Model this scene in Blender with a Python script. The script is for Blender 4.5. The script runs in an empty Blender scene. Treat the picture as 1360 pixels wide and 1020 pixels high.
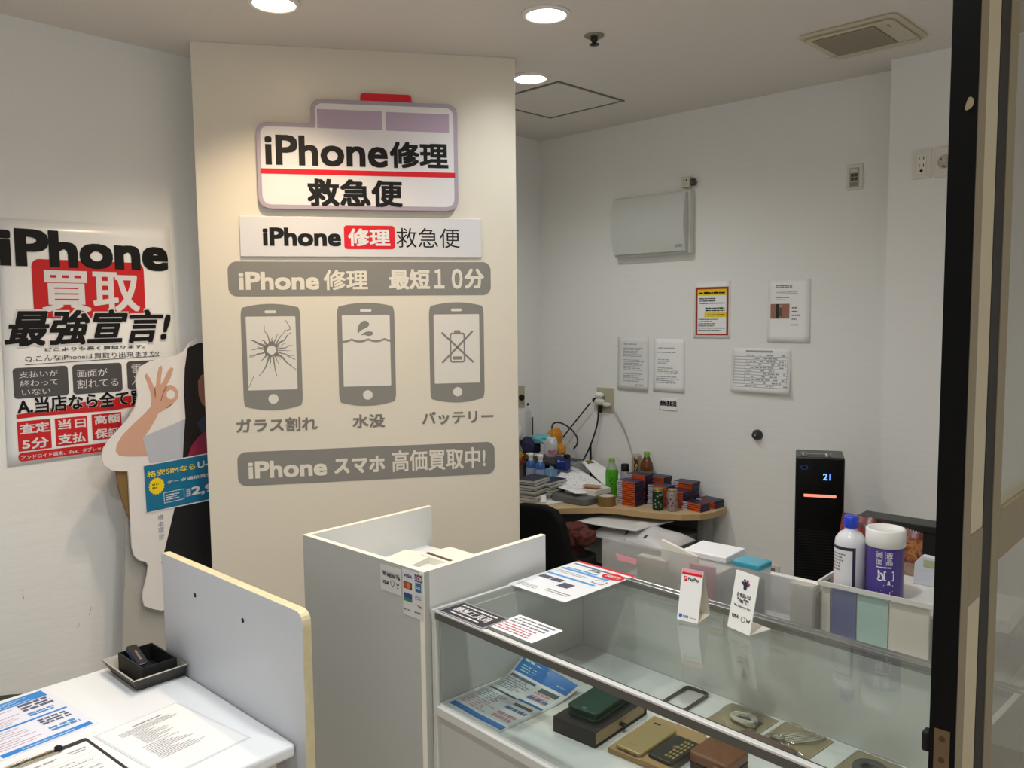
import bpy, bmesh, math, random
from mathutils import Matrix, Vector
random.seed(7)
C = bpy.context.scene.collection
PI = math.pi
CZ = 1.68                     # eye height; the floor is z = 0 and the origin lies below the camera
FPX, YAW, PITCH, ROLL = 1088.52, -0.751226, 0.0834285, 0.0109086

# ------------------------------------------------------------------ camera
def cam_axes():
    cy, sy = math.cos(YAW), math.sin(YAW)
    f = Vector((sy*math.cos(PITCH), cy*math.cos(PITCH), -math.sin(PITCH)))
    r = Vector((cy, -sy, 0)); d = f.cross(r)
    c, s = math.cos(ROLL), math.sin(ROLL)
    return c*r + s*d, -s*r + c*d, f
RX, DX, FX = cam_axes()
EYE = Vector((0, 0, CZ))
cd = bpy.data.cameras.new('camera'); cam = bpy.data.objects.new('camera', cd); C.objects.link(cam)
cd.sensor_width = 36.0; cd.lens = FPX*36.0/1360.0; cd.clip_start = 0.02; cd.clip_end = 60
m = Matrix((RX, -DX, -FX)).transposed().to_4x4(); m.translation = EYE
cam.matrix_world = m
bpy.context.scene.camera = cam

# ------------------------------------------------------------------ world, exposure, lamps
sc = bpy.context.scene
sc.view_settings.view_transform = 'Standard'; sc.view_settings.look = 'None'
sc.view_settings.gamma = 1.0; sc.view_settings.use_curve_mapping = False
sc.view_settings.exposure = 0.0
w = bpy.data.worlds.new('world'); sc.world = w; w.use_nodes = True
w.node_tree.nodes['Background'].inputs[0].default_value = (1.0, 0.97, 0.94, 1)
w.node_tree.nodes['Background'].inputs[1].default_value = 0.46
def spot(name, loc, power, col, size=130, blend=0.7, rad=0.05, target=None):
    l = bpy.data.lights.new(name, 'SPOT'); l.energy = power; l.color = col
    l.spot_size = math.radians(size); l.spot_blend = blend; l.shadow_soft_size = rad
    o = bpy.data.objects.new(name, l); C.objects.link(o); o.location = loc
    if target is not None:
        o.rotation_euler = (Vector(target)-Vector(loc)).to_track_quat('-Z', 'Y').to_euler()
    return o
WARM = (1.0, 0.78, 0.52); NEUT = (0.985, 1.0, 0.985); COOL = (0.92, 0.96, 1.0)
spot('lamp_beam', (-2.385, 1.465, 2.665), 54, WARM, 120, 0.75, 0.045)
spot('lamp_beam', (-1.833, 2.148, 2.665), 31, NEUT, 158, 0.9, 0.055)
spot('lamp_beam', (-2.36, 2.66, 2.665), 34, NEUT, 158, 0.9, 0.055)
spot('lamp_beam', (-1.90, 1.12, 2.665), 20, NEUT, 152, 0.9, 0.055)
spot('lamp_beam', (-0.71, 1.18, 2.665), 66, NEUT, 163, 0.9, 0.055)      # next lamp of the same grid, just above the frame
spot('lamp_beam', (-1.55, 0.35, 2.665), 62, COOL, 125, 0.8, 0.06)       # lamp over the customer desk, behind the frame's edge
def area(name, loc, sx, sy, power, col, target):
    l = bpy.data.lights.new(name, 'AREA'); l.shape = 'RECTANGLE'; l.size = sx; l.size_y = sy; l.energy = power; l.color = col
    o = bpy.data.objects.new(name, l); C.objects.link(o); o.location = loc
    o.rotation_euler = (Vector(target)-Vector(loc)).to_track_quat('-Z', 'Y').to_euler()
    return o
area('mall_light', (1.2, -2.6, 2.6), 2.4, 1.2, 22, (1.0, 0.95, 0.88), (-1.2, 1.6, 0.9))   # light of the passage outside the shop

# ------------------------------------------------------------------ materials
def lin(c):
    if isinstance(c, str):
        c = [int(c[i:i+2], 16)/255 for i in (0, 2, 4)]
    return tuple(((x/12.92) if x <= 0.04045 else ((x+0.055)/1.055)**2.4) for x in c)
MATS = {}
def mat(name, col, rough=0.5, metal=0.0, emit=0.0, bump=None, coat=0.0, spec=0.5, trans=0.0, mottle=0.0, mscale=8.0):
    if name in MATS: return MATS[name]
    ma = bpy.data.materials.new(name); ma.use_nodes = True; nt = ma.node_tree; b = nt.nodes['Principled BSDF']
    L = lin(col); b.inputs['Base Color'].default_value = (*L, 1)
    b.inputs['Roughness'].default_value = rough; b.inputs['Metallic'].default_value = metal
    b.inputs['Specular IOR Level'].default_value = spec
    b.inputs['Coat Weight'].default_value = coat
    b.inputs['Transmission Weight'].default_value = trans
    if emit:
        b.inputs['Emission Color'].default_value = (*L, 1); b.inputs['Emission Strength'].default_value = emit
    if mottle:
        tc = nt.nodes.new('ShaderNodeTexCoord'); no = nt.nodes.new('ShaderNodeTexNoise'); no.inputs['Scale'].default_value = mscale
        no.inputs['Detail'].default_value = 4
        nt.links.new(tc.outputs['Object'], no.inputs['Vector'])
        mx = nt.nodes.new('ShaderNodeMix'); mx.data_type = 'RGBA'
        mx.inputs[6].default_value = (*[max(0, x*(1-mottle)) for x in L], 1); mx.inputs[7].default_value = (*[min(1, x*(1+mottle)) for x in L], 1)
        nt.links.new(no.outputs['Fac'], mx.inputs[0]); nt.links.new(mx.outputs[2], b.inputs['Base Color'])
    if bump:
        sx, sy, sz, strength, dist = bump
        tc = nt.nodes.new('ShaderNodeTexCoord'); mp = nt.nodes.new('ShaderNodeMapping')
        mp.inputs['Scale'].default_value = (sx, sy, sz)
        no = nt.nodes.new('ShaderNodeTexNoise'); no.inputs['Scale'].default_value = 1.0; no.inputs['Detail'].default_value = 5
        bp = nt.nodes.new('ShaderNodeBump'); bp.inputs['Strength'].default_value = strength; bp.inputs['Distance'].default_value = dist
        nt.links.new(tc.outputs['Object'], mp.inputs['Vector']); nt.links.new(mp.outputs['Vector'], no.inputs['Vector'])
        nt.links.new(no.outputs['Fac'], bp.inputs['Height']); nt.links.new(bp.outputs['Normal'], b.inputs['Normal'])
    MATS[name] = ma
    return ma
def glass_mat(name, tint, fac=0.03, rough=0.0):
    """thin clear sheet: transmits, and mirrors more at grazing angles"""
    if name in MATS: return MATS[name]
    ma = bpy.data.materials.new(name); ma.use_nodes = True; nt = ma.node_tree
    for n in list(nt.nodes): nt.nodes.remove(n)
    out = nt.nodes.new('ShaderNodeOutputMaterial'); mix = nt.nodes.new('ShaderNodeMixShader')
    tr = nt.nodes.new('ShaderNodeBsdfTransparent'); tr.inputs[0].default_value = (*tint, 1)
    gl = nt.nodes.new('ShaderNodeBsdfGlossy'); gl.inputs['Roughness'].default_value = rough
    lw = nt.nodes.new('ShaderNodeLayerWeight'); lw.inputs['Blend'].default_value = 0.5      # Schlick reflectance, the same from both sides
    pw = nt.nodes.new('ShaderNodeMath'); pw.operation = 'POWER'; pw.inputs[1].default_value = 5.0
    ml = nt.nodes.new('ShaderNodeMath'); ml.operation = 'MULTIPLY_ADD'; ml.inputs[1].default_value = 0.9; ml.inputs[2].default_value = fac
    nt.links.new(lw.outputs['Facing'], pw.inputs[0]); nt.links.new(pw.outputs[0], ml.inputs[0])
    nt.links.new(ml.outputs[0], mix.inputs[0]); nt.links.new(tr.outputs[0], mix.inputs[1]); nt.links.new(gl.outputs[0], mix.inputs[2])
    nt.links.new(mix.outputs[0], out.inputs[0])
    MATS[name] = ma
    return ma
def plaster(name, col, stren=0.28):
    """wallpaper with a fine horizontal trowel relief"""
    return mat(name, col, rough=0.62, bump=(9, 9, 34, stren, 0.005), spec=0.35)

WALL = plaster('wallpaper', 'e9e9e6')
CEIL = mat('ceiling_paint', 'dcd6cf', 0.8, bump=(90, 90, 90, 0.08, 0.002))
FLOOR = mat('floor_tile', 'd2cbc0', 0.5, mottle=0.1)
PANEL = mat('panel_white', 'dfd8c9', 0.34, spec=0.5)
BOARD = mat('board_white', 'dfe0de', 0.42)
BOARD2 = mat('board_grey_white', 'c9c8c2', 0.4)
EDGE = mat('board_edge', 'efe9d8', 0.5)
WOODEDGE = mat('worn_edge', 'dcd0a8', 0.55, mottle=0.2, mscale=30)
PAPER = mat('paper', 'f1f1f0', 0.65)
PAPERW = mat('paper_warm', 'ece7dc', 0.65)
GLOSSP = mat('gloss_paper', 'f2f2f1', 0.22, spec=0.5)
INK = mat('ink_black', '100e0e', 0.45, spec=.3)
INKG = mat('ink_grey', '77767a', 0.6)
INKM = mat('ink_soft', 'a2a2a6', 0.6)
RED = mat('sign_red', 'd40f22', 0.3)
PRED = mat('poster_red', 'c81f22', 0.3)
LILAC = mat('lilac_grey', 'a99cab', 0.35)
LILACW = mat('lilac_window', 'b3a0b4', 0.3)
SIGNW = mat('sign_white', 'dfdcde', 0.14)
VGREY = mat('vinyl_grey', '85837e', 0.45)
VTXT = mat('vinyl_text', 'e0dacd', 0.45)
VSCR = mat('vinyl_screen', 'dedad2', 0.4)
DGREY = mat('dark_grey_ink', '4f4e4e', 0.35)
BLUE = mat('flyer_blue', '1e86d8', 0.4)
BLUE2 = mat('flyer_blue_deep', '2a6fb8', 0.4)
PINKI = mat('ink_pink', 'd98a98', 0.6)
YEL = mat('ink_yellow', 'f2d20c', 0.4)
TEAL = mat('banner_teal', '0e6e94', 0.4)
ALU = mat('aluminium', 'c4c4c2', 0.28, 1.0)
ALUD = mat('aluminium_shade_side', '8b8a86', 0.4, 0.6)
BLACK = mat('black_gloss', '0a0a0b', 0.25)
BLACKM = mat('black_matte', '0c0c0d', 0.6, spec=.3)
PLAST = mat('plastic_white', 'ecebe8', 0.35)
BEIGE = mat('plastic_beige', 'cfc9b8', 0.4)
GLASS = glass_mat('clear_glass', (0.90, 0.925, 0.91))
CLEARP = glass_mat('clear_plastic', (0.93, 0.94, 0.94), rough=0.12)
def milky(name, col, clear, rough=0.3):
    ma = bpy.data.materials.new(name); ma.use_nodes = True; nt = ma.node_tree
    for n in list(nt.nodes): nt.nodes.remove(n)
    out = nt.nodes.new('ShaderNodeOutputMaterial'); m1 = nt.nodes.new('ShaderNodeMixShader'); m2 = nt.nodes.new('ShaderNodeMixShader'); m3 = nt.nodes.new('ShaderNodeMixShader')
    tr = nt.nodes.new('ShaderNodeBsdfTransparent'); tl = nt.nodes.new('ShaderNodeBsdfTranslucent'); df = nt.nodes.new('ShaderNodeBsdfDiffuse'); gl = nt.nodes.new('ShaderNodeBsdfGlossy')
    for n in (tl, df): n.inputs[0].default_value = (*lin(col), 1)
    gl.inputs['Roughness'].default_value = rough
    m1.inputs[0].default_value = .5; nt.links.new(tl.outputs[0], m1.inputs[1]); nt.links.new(df.outputs[0], m1.inputs[2])
    m2.inputs[0].default_value = clear; nt.links.new(m1.outputs[0], m2.inputs[1]); nt.links.new(tr.outputs[0], m2.inputs[2])
    m3.inputs[0].default_value = .04; nt.links.new(m2.outputs[0], m3.inputs[1]); nt.links.new(gl.outputs[0], m3.inputs[2])
    nt.links.new(m3.outputs[0], out.inputs[0]); return ma
FROST = milky('frosted_plastic', 'bdbebc', 0.64)
CASEM = milky('case_milky', 'd6d5cf', 0.84)
HAZE = milky('hazy_plastic', 'd3d9dc', 0.72, .15)

# ------------------------------------------------------------------ mesh building
class MB:
    def __init__(s): s.v = []; s.f = []; s.mi = []; s.sm = []
    def add(s, vs, fs, mi=0, smooth=False, M=None):
        o = len(s.v)
        for p in vs:
            p = Vector(p)
            if M is not None: p = M @ p
            s.v.append(p)
        for f in fs: s.f.append([i+o for i in f]); s.mi.append(mi); s.sm.append(smooth)
        return s
    def box(s, x0, x1, y0, y1, z0, z1, mi=0, M=None):
        vs = [(x, y, z) for z in (z0, z1) for y in (y0, y1) for x in (x0, x1)]
        return s.add(vs, [(0,2,3,1), (4,5,7,6), (0,1,5,4), (2,6,7,3), (0,4,6,2), (1,3,7,5)], mi, False, M)
    def prism(s, poly, z0, z1, mi=0, M=None, side=None, smooth=False):
        n = len(poly)
        a = sum(poly[i][0]*poly[(i+1)%n][1]-poly[(i+1)%n][0]*poly[i][1] for i in range(n))
        if a < 0: poly = poly[::-1]
        vs = [(x, y, z0) for x, y in poly]+[(x, y, z1) for x, y in poly]
        s.add(vs, [tuple(range(n, 2*n)), tuple(range(n-1, -1, -1))], mi, False, M)
        o = len(s.v)-2*n
        for i in range(n):
            j = (i+1) % n
            s.f.append([o+i, o+j, o+n+j, o+n+i]); s.mi.append(mi if side is None else side); s.sm.append(smooth)
        return s
    def flat(s, poly, z=0.0, mi=0, M=None):
        n = len(poly)
        a = sum(poly[i][0]*poly[(i+1)%n][1]-poly[(i+1)%n][0]*poly[i][1] for i in range(n))
        if a < 0: poly = poly[::-1]
        return s.add([(x, y, z) for x, y in poly], [tuple(range(n))], mi, False, M)
    def lathe(s, prof, cx=0, cy=0, seg=24, mi=0, M=None, smooth=True, a0=0.0, a1=2*PI):
        full = abs(a1-a0-2*PI) < 1e-6; k = seg if full else seg+1
        vs = []
        for r, z in prof:
            for i in range(k):
                a = a0+(a1-a0)*i/seg; vs.append((cx+r*math.cos(a), cy+r*math.sin(a), z))
        fs = []
        for j in range(len(prof)-1):
            for i in range(seg):
                i2 = (i+1) % k
                fs.append((j*k+i, j*k+i2, (j+1)*k+i2, (j+1)*k+i))
        s.add(vs, fs, mi, smooth, M)
        if full:
            if prof[0][0] > 1e-6: s.add([(cx+prof[0][0]*math.cos(2*PI*i/seg), cy+prof[0][0]*math.sin(2*PI*i/seg), prof[0][1]) for i in range(seg)][::-1], [tuple(range(seg))], mi, False, M)
            if prof[-1][0] > 1e-6: s.add([(cx+prof[-1][0]*math.cos(2*PI*i/seg), cy+prof[-1][0]*math.sin(2*PI*i/seg), prof[-1][1]) for i in range(seg)], [tuple(range(seg))], mi, False, M)
        return s
    def cyl(s, cx, cy, r, z0, z1, seg=24, mi=0, M=None): return s.lathe([(r, z0), (r, z1)], cx, cy, seg, mi, M)
    def tube(s, pts, r, seg=8, mi=0, M=None):
        pts = [Vector(p) for p in pts]; rings = []; up = Vector((0.13, 0.27, 0.95))
        for i, p in enumerate(pts):
            t = (pts[min(i+1, len(pts)-1)]-pts[max(i-1, 0)]).normalized()
            a = t.cross(up)
            if a.length < 1e-4: a = t.cross(Vector((1, 0, 0)))
            a.normalize(); b = t.cross(a)
            rr = r[i] if isinstance(r, (list, tuple)) else r
            rings.append([p+rr*(math.cos(2*PI*k/seg)*a+math.sin(2*PI*k/seg)*b) for k in range(seg)])
        vs = [q for ring in rings for q in ring]; fs = []
        for i in range(len(pts)-1):
            for k in range(seg):
                k2 = (k+1) % seg
                fs.append((i*seg+k, (i+1)*seg+k, (i+1)*seg+k2, i*seg+k2))
        fs.append(tuple(range(seg))); fs.append(tuple(range((len(pts)-1)*seg, len(pts)*seg))[::-1])
        return s.add(vs, fs, mi, True, M)
    def grid(s, fn, nu, nv, mi=0, M=None, th=0.0, smooth=True, mif=None):
        """surface fn(u,v) over the unit square; th gives it a thickness"""
        vs = [Vector(fn(i/nu, j/nv)) for j in range(nv+1) for i in range(nu+1)]
        o = len(s.v); k = nu+1
        fs = [(j*k+i, j*k+i+1, (j+1)*k+i+1, (j+1)*k+i) for j in range(nv) for i in range(nu)]
        s.add(vs, fs, mi, smooth, M)
        if mif:
            n = len(fs)
            for q in range(n):
                i, j = q % nu, q//nu; s.mi[len(s.mi)-n+q] = mif((i+.5)/nu, (j+.5)/nv)
        if th:
            nrm = (vs[1]-vs[0]).cross(vs[k]-vs[0]).normalized()
            s.add([p-nrm*th for p in vs], [f[::-1] for f in fs], mi, smooth, M)
            n = len(vs)
            ring = [i for i in range(nu+1)]+[j*k+nu for j in range(1, nv+1)]+[nv*k+i for i in range(nu-1, -1, -1)]+[j*k for j in range(nv-1, 0, -1)]
            for a, b in zip(ring, ring[1:]+ring[:1]):
                s.f.append([o+b, o+a, o+n+a, o+n+b]); s.mi.append(mi); s.sm.append(False)
        return s
    def ball(s, c, rx, ry=None, rz=None, mi=0, M=None, nu=16, nv=10, jit=0.0):
        ry = rx if ry is None else ry; rz = rx if rz is None else rz
        vs = []; fs = []
        for j in range(nv+1):
            t = PI*j/nv
            for i in range(nu):
                a = 2*PI*i/nu; q = 1+jit*random.uniform(-1, 1)*(0 < j < nv)
                vs.append((c[0]+rx*q*math.sin(t)*math.cos(a), c[1]+ry*q*math.sin(t)*math.sin(a), c[2]+rz*q*math.cos(t)))
        for j in range(nv):
            for i in range(nu):
                i2 = (i+1) % nu
                fs.append((j*nu+i, (j+1)*nu+i, (j+1)*nu+i2, j*nu+i2))
        return s.add(vs, fs, mi, True, M)
    def build(s, name, mats, parent=None, M=None, bevel=0.0, seg=2, sub=0):
        me = bpy.data.meshes.new(name)
        me.from_pydata([tuple(p) for p in s.v], [], s.f); me.validate(clean_customdata=False)
        if not isinstance(mats, (list, tuple)): mats = [mats]
        for q in mats: me.materials.append(q)
        if len(me.polygons) == len(s.f):
            for p, mi, sm in zip(me.polygons, s.mi, s.sm): p.material_index = mi; p.use_smooth = sm
        else:
            print('MESH MISMATCH', name)
        me.update()
        o = bpy.data.objects.new(name, me); C.objects.link(o)
        if M is not None: o.matrix_local = M
        if parent is not None: o.parent = parent
        if bevel:
            b = o.modifiers.new('bevel', 'BEVEL'); b.width = bevel; b.segments = seg; b.limit_method = 'ANGLE'; b.angle_limit = math.radians(40)
            wn = o.modifiers.new('normals', 'WEIGHTED_NORMAL') if False else None
        if sub:
            q = o.modifiers.new('smooth', 'SUBSURF'); q.levels = sub; q.render_levels = sub
        return o

def tag(o, label, cat, group=None, kind=None):
    o['label'] = label; o['category'] = cat
    if group: o['group'] = group
    if kind: o['kind'] = kind
    return o
def thing(name, label, cat, loc=(0, 0, 0), rz=0.0, group=None, M=None):
    o = bpy.data.objects.new(name, None); C.objects.link(o); o.empty_display_size = 0.05
    if M is not None: o.matrix_local = M
    else: o.location = loc; o.rotation_euler = (0, 0, rz)
    return tag(o, label, cat, group)
def struct(name, mb, m, parent=None, **k):
    o = mb.build(name, m, parent, **k)
    o['kind'] = 'structure'
    return o
def note(o, label): o['label'] = label; return o
def dup(root, M=None, loc=None, rz=None, label=None, group=None):
    r = root.copy(); C.objects.link(r)
    if loc is not None: r.location = loc
    if rz is not None: r.rotation_euler = (0, 0, rz)
    if label: r['label'] = label
    if group: r['group'] = group
    for ch in list(root.children):
        c = ch.copy(); C.objects.link(c); c.parent = r
        for g in list(ch.children):
            d = g.copy(); C.objects.link(d); d.parent = c
    return r

def rrect(x0, y0, x1, y1, r, n=5):
    r = min(r, abs(x1-x0)/2, abs(y1-y0)/2); out = []
    for cx, cy, a in ((x1-r, y1-r, 0), (x0+r, y1-r, PI/2), (x0+r, y0+r, PI), (x1-r, y0+r, 1.5*PI)):
        for k in range(n+1): out.append((cx+r*math.cos(a+PI/2*k/n), cy+r*math.sin(a+PI/2*k/n)))
    return out
def rect(x0, y0, x1, y1): return [(x0, y0), (x1, y0), (x1, y1), (x0, y1)]
def disc(cx, cy, r, n=20, ry=None): return [(cx+r*math.cos(2*PI*k/n), cy+(ry or r)*math.sin(2*PI*k/n)) for k in range(n)]
def round_poly(poly, r, n=5):
    """rounds the corners of a polygon; r may be one radius or one per corner"""
    out = []; N = len(poly)
    for i in range(N):
        p = Vector(poly[i]); a = Vector(poly[i-1]); b = Vector(poly[(i+1) % N])
        rr = r[i] if isinstance(r, (list, tuple)) else r
        if rr <= 0: out.append(tuple(p)); continue
        d1 = (a-p).normalized(); d2 = (b-p).normalized()
        p1 = p+d1*rr; p2 = p+d2*rr
        for k in range(n+1):
            t = k/n; q = (1-t)**2*p1+2*t*(1-t)*p+t*t*p2; out.append((q.x, q.y))
    return out
def smooth_poly(poly, it=2):
    for _ in range(it):
        out = []; N = len(poly)
        for i in range(N):
            a = poly[i]; b = poly[(i+1) % N]
            out.append((a[0]*.75+b[0]*.25, a[1]*.75+b[1]*.25)); out.append((a[0]*.25+b[0]*.75, a[1]*.25+b[1]*.75))
        poly = out
    return poly
def stroke(mb, p, q, wd, z, mi, taper=1.0):
    p = Vector(p); q = Vector(q); d = (q-p).normalized(); n = Vector((-d.y, d.x))
    a = n*wd/2; b = n*wd/2*taper
    mb.flat([tuple(p-a), tuple(q-b), tuple(q+b), tuple(p+a)], z, mi)

# ------------------------------------------------------------------ real planes and the points on them
def ray(px, py): return RX*((px-680)/FPX)+DX*((py-510)/FPX)+FX
class Plane:
    """a real surface of the place: origin o, axes ux and uy on it, normal n towards the viewer"""
    def __init__(s, o, ux, uy):
        s.o = Vector(o); s.ux = Vector(ux).normalized(); s.n = s.ux.cross(Vector(uy)).normalized(); s.uy = s.n.cross(s.ux)
    def M(s):
        m = Matrix((s.ux, s.uy, s.n)).transposed().to_4x4(); m.translation = s.o; return m
    def p3(s, px, py):
        r = ray(px, py); t = (s.o-EYE).dot(s.n)/r.dot(s.n); return EYE+r*t
    def uv(s, px, py):
        d = s.p3(px, py)-s.o; return (d.dot(s.ux), d.dot(s.uy))
    def uvs(s, pts): return [s.uv(*p) for p in pts]
    def up(s, w): return Plane(s.o+s.n*w, s.ux, s.uy)
    def at(s, px, py, w=0.0): return Plane(s.p3(px, py)+s.n*w, s.ux, s.uy)
TCACHE = {}
def text_mesh(body, bold=0.0, shear=0.0):
    key = (body, bold, shear)
    if key not in TCACHE:
        cu = bpy.data.curves.new('lettering', 'FONT'); cu.body = body; cu.size = 1.0; cu.shear = shear
        cu.resolution_u = 3; cu.fill_mode = 'FRONT'
        o = bpy.data.objects.new('lettering', cu); C.objects.link(o)
        bpy.context.view_layer.update()
        me = o.to_mesh()
        vs = [v.co.copy() for v in me.vertices]; fs = [tuple(p.vertices) for p in me.polygons]
        o.to_mesh_clear(); bpy.data.objects.remove(o); bpy.data.curves.remove(cu)
        nb = len(vs)
        if bold > .006:            # heavier strokes: the glyph repeated around itself
            base, bf_ = list(vs), list(fs); ring = [(1, 0), (1, 1), (0, 1), (-1, 1), (-1, 0), (-1, -1), (0, -1), (1, -1)]
            for dx, dy in ring:
                o_ = len(vs); vs += [Vector((v.x+dx*bold, v.y+dy*bold, 0)) for v in base]; fs += [tuple(i+o_ for i in f) for f in bf_]
        x0 = min(v.x for v in vs); x1 = max(v.x for v in vs); y0 = min(v.y for v in vs); y1 = max(v.y for v in vs)
        TCACHE[key] = ([((v.x-x0)/max(x1-x0, 1e-6), (v.y-y0)/max(y1-y0, 1e-6), (i//nb)*.00004) for i, v in enumerate(vs)], fs)
    return TCACHE[key]
def T(mb, body, lb, rt, z, mi=0, bold=0.02, shear=0.0, M=None):
    """lettering that fills the box from its left-bottom to its right-top corner"""
    vs, fs = text_mesh(body, bold, shear)
    mb.add([(lb[0]+x*(rt[0]-lb[0]), lb[1]+y*(rt[1]-lb[1]), z+d_) for x, y, d_ in vs], fs, mi, False, M)
def lines(mb, x0, y0, x1, y1, rows, z, mi, seed=0, fill=0.55, lo=0.5, gap=0.25):
    """rows of small illegible print"""
    rn = random.Random(seed); h = (y1-y0)/rows
    for k in range(rows):
        y = y1-(k+1)*h; end = x0+(x1-x0)*rn.uniform(lo, 1.0); x = x0
        while x < end:
            wd = rn.uniform(0.8, 3.2)*h*fill; e = min(x+wd, end)
            if e-x > 0.0006: mb.flat(rect(x, y+h*gap, e, y+h*(gap+fill*rn.uniform(.75, 1))), z, mi)
            x = e+rn.uniform(.15, .5)*h*fill

# ================================================================== THE ROOM
H = CZ+1.0                                     # ceiling height
WB = 3.65                                      # back wall
BW = Plane((0, WB, 0), (1, 0, 0), (0, 0, 1))   # back wall, facing the shop
LW = Plane((-3.075, 0, 0), (-0.0255, 1, 0), (0, 0, 1))
SG = Plane((-2.921, 1.445, 0), (0.694, 0.977, 0), (0, 0, 1))   # the free-standing panel with the signs
def lwx(y): return -3.075-0.0255*y
struct('floor', MB().box(-3.4, 2.6, -4.0, 3.85, -0.06, 0), FLOOR)
struct('ceiling', MB().box(-3.4, 2.6, -4.0, 3.85, H, H+0.06), CEIL)
struct('wall_left', MB().prism([(lwx(-4), -4), (lwx(3.75), 3.75), (lwx(3.75)-.1, 3.75), (lwx(-4)-.1, -4)], 0, H), WALL)
struct('wall_back', MB().box(-3.3, -1.18, WB, WB+.1, 0, H), WALL)
struct('wall_right', MB().box(-1.18, 2.6, 3.505, WB+.1, 0, H), WALL)
_m = SG.M()
struct('wall_partition', MB().box(0, 1.198, 0, H, -0.045, 0), [PANEL], M=_m, bevel=0.002)

# ---- ceiling fittings
DIFF = mat('lamp_diffuser', 'fffaf0', 0.5, emit=9.0)
DIFFW = mat('lamp_diffuser_warm', 'ffdcae', 0.5, emit=9.0)
TRIM = mat('lamp_trim', 'e8e4de', 0.4)
def downlight(x, y, label, dm):
    t = thing('ceiling_light', label, 'ceiling light', (x, y, H), group='downlights in the shop ceiling')
    MB().lathe([(0.066, -0.004), (0.069, -0.010), (0.080, -0.006), (0.083, 0.0), (0.066, 0.0)], 0, 0, 40).build('trim_ring', TRIM, t)
    note(MB().cyl(0, 0, 0.0665, -0.006, -0.001, 36).build('diffuser', dm, t), 'glowing round lamp diffuser')
downlight(-1.833, 2.148, 'large white glowing round downlight in the ceiling beside the partition top', DIFF)
downlight(-2.36, 2.66, 'white glowing downlight half hidden behind the sign partition, next to the square ceiling hatch', DIFF)
downlight(-2.385, 1.465, 'warm glowing downlight cut by the top frame edge above the red-topped logo sign', DIFFW)
t = thing('sprinkler', 'small dark sprinkler head under the ceiling between downlight and vent', 'sprinkler', (-1.849, 2.433, H))
MB().lathe([(0.036, 0), (0.036, -0.003), (0.030, -0.007), (0.014, -0.008)], 0, 0, 28).build('escutcheon', mat('brass_grey', '8b8578', 0.4, 0.8), t)
mb = MB().lathe([(0.012, -0.007), (0.014, -0.016), (0.009, -0.024), (0.006, -0.034), (0.0, -0.036)], 0, 0, 16)
mb.lathe([(0.0, -0.030), (0.018, -0.031), (0.018, -0.034), (0.0, -0.035)], 0, 0, 16)
mb.build('nozzle', mat('sprinkler_dark', '33302c', 0.4, 0.7), t)
t = thing('ceiling_hatch', 'square access hatch with a grey metal rim in the ceiling behind the partition', 'hatch', (-2.535, 3.025, H), math.radians(-1.5))
mb = MB()
for a, b, c, d in ((-.235, .235, -.235, -.222), (-.235, .235, .222, .235), (-.235, -.222, -.222, .222), (.222, .235, -.222, .222)): mb.box(a, b, c, d, -0.004, 0)
mb.build('frame', mat('hatch_rim', '75706a', 0.5, 0.3), t)
MB().box(-.2215, .2215, -.2215, .2215, -0.002, 0).build('panel', CEIL, t)
t = thing('ceiling_vent', 'beige louvred ventilation fan cover in the ceiling near the back wall', 'vent', (-1.155, 3.13, H), math.radians(-1.0))
VB = mat('vent_beige', 'c5bda6', 0.45)
mb = MB(); mb.prism(rrect(-.172, -.172, .172, .172, .03), -0.012, 0)
mb.prism(rrect(-.155, -.155, .155, .155, .025), -0.022, -0.012)
mb.build('cover', VB, t, bevel=0.004)
mb = MB(); mb.box(-.128, .092, -.145, .085, -0.0235, -0.022, 1)
for k in range(30): mb.box(-.127, .091, -.143+k*.0077, -.1395+k*.0077, -0.027, -0.0236, 0)
mb.build('grille', [mat('vent_slat', 'a49c88', 0.5), mat('vent_dark', '6a6353', 0.7)], t)
mb = MB(); mb.box(-.172, .172, .098, .100, -0.0228, -0.0218); 
for y in (-.10, -.12): MB().cyl(.13, y, .004, -0.024, -0.022, 10).build('indicator', mat('vent_seam', '948d7b', 0.5), t)
mb.build('seam', mat('vent_seam', '948d7b', 0.5), t)

# ================================================================== SIGN PARTITION
def sign_thing(name, label, cat, lb_px, w=0.0):
    p = SG.at(*lb_px, w)
    return p, thing(name, label, cat, M=p.M())
# ---- logo sign: van-shaped board
p, t = sign_thing('logo_sign', 'thick white van-shaped sign board with lilac rim and red beacon on the partition', 'sign', (344, 281))
t2 = p.up(0.022)
out = [p.uv(340, 163), p.uv(413, 167), p.uv(412, 132), p.uv(606, 140.5), p.uv(607.5, 286), p.uv(344, 278)]
x0 = out[5][0]; x1 = out[3][0]; yb = out[5][1]; ym = out[0][1]; yt = out[3][1]; xm = out[2][0]
out = [(x0, ym), (xm, ym), (xm, yt), (x1, yt), (x1, yb), (x0, yb)]
MB().prism(round_poly(out, [.045, .004, .04, .045, .05, .05]), 0.001, 0.022).build('board', LILAC, t, bevel=0.002)
e = .016
inn = [(x0+e, ym-e), (xm+e, ym-e), (xm+e, yt-e), (x1-e, yt-e), (x1-e, yb+e), (x0+e, yb+e)]
mb = MB(); mb.flat(round_poly(inn, [.03, .004, .03, .033, .036, .036]), 0.0224, 0)
mb.build('face', SIGNW, t)
def U(px, py, q=None): return (q or t2).uv(px, py)
a = U(478.5, 138); b = U(546.5, 126)
MB().prism(round_poly([(a[0], yt), (a[0], b[1]), (b[0], b[1]), (b[0], yt)], [0, .014, .014, 0]), 0.001, 0.02).build('beacon', RED, t, bevel=0.001)
mb = MB()
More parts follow.
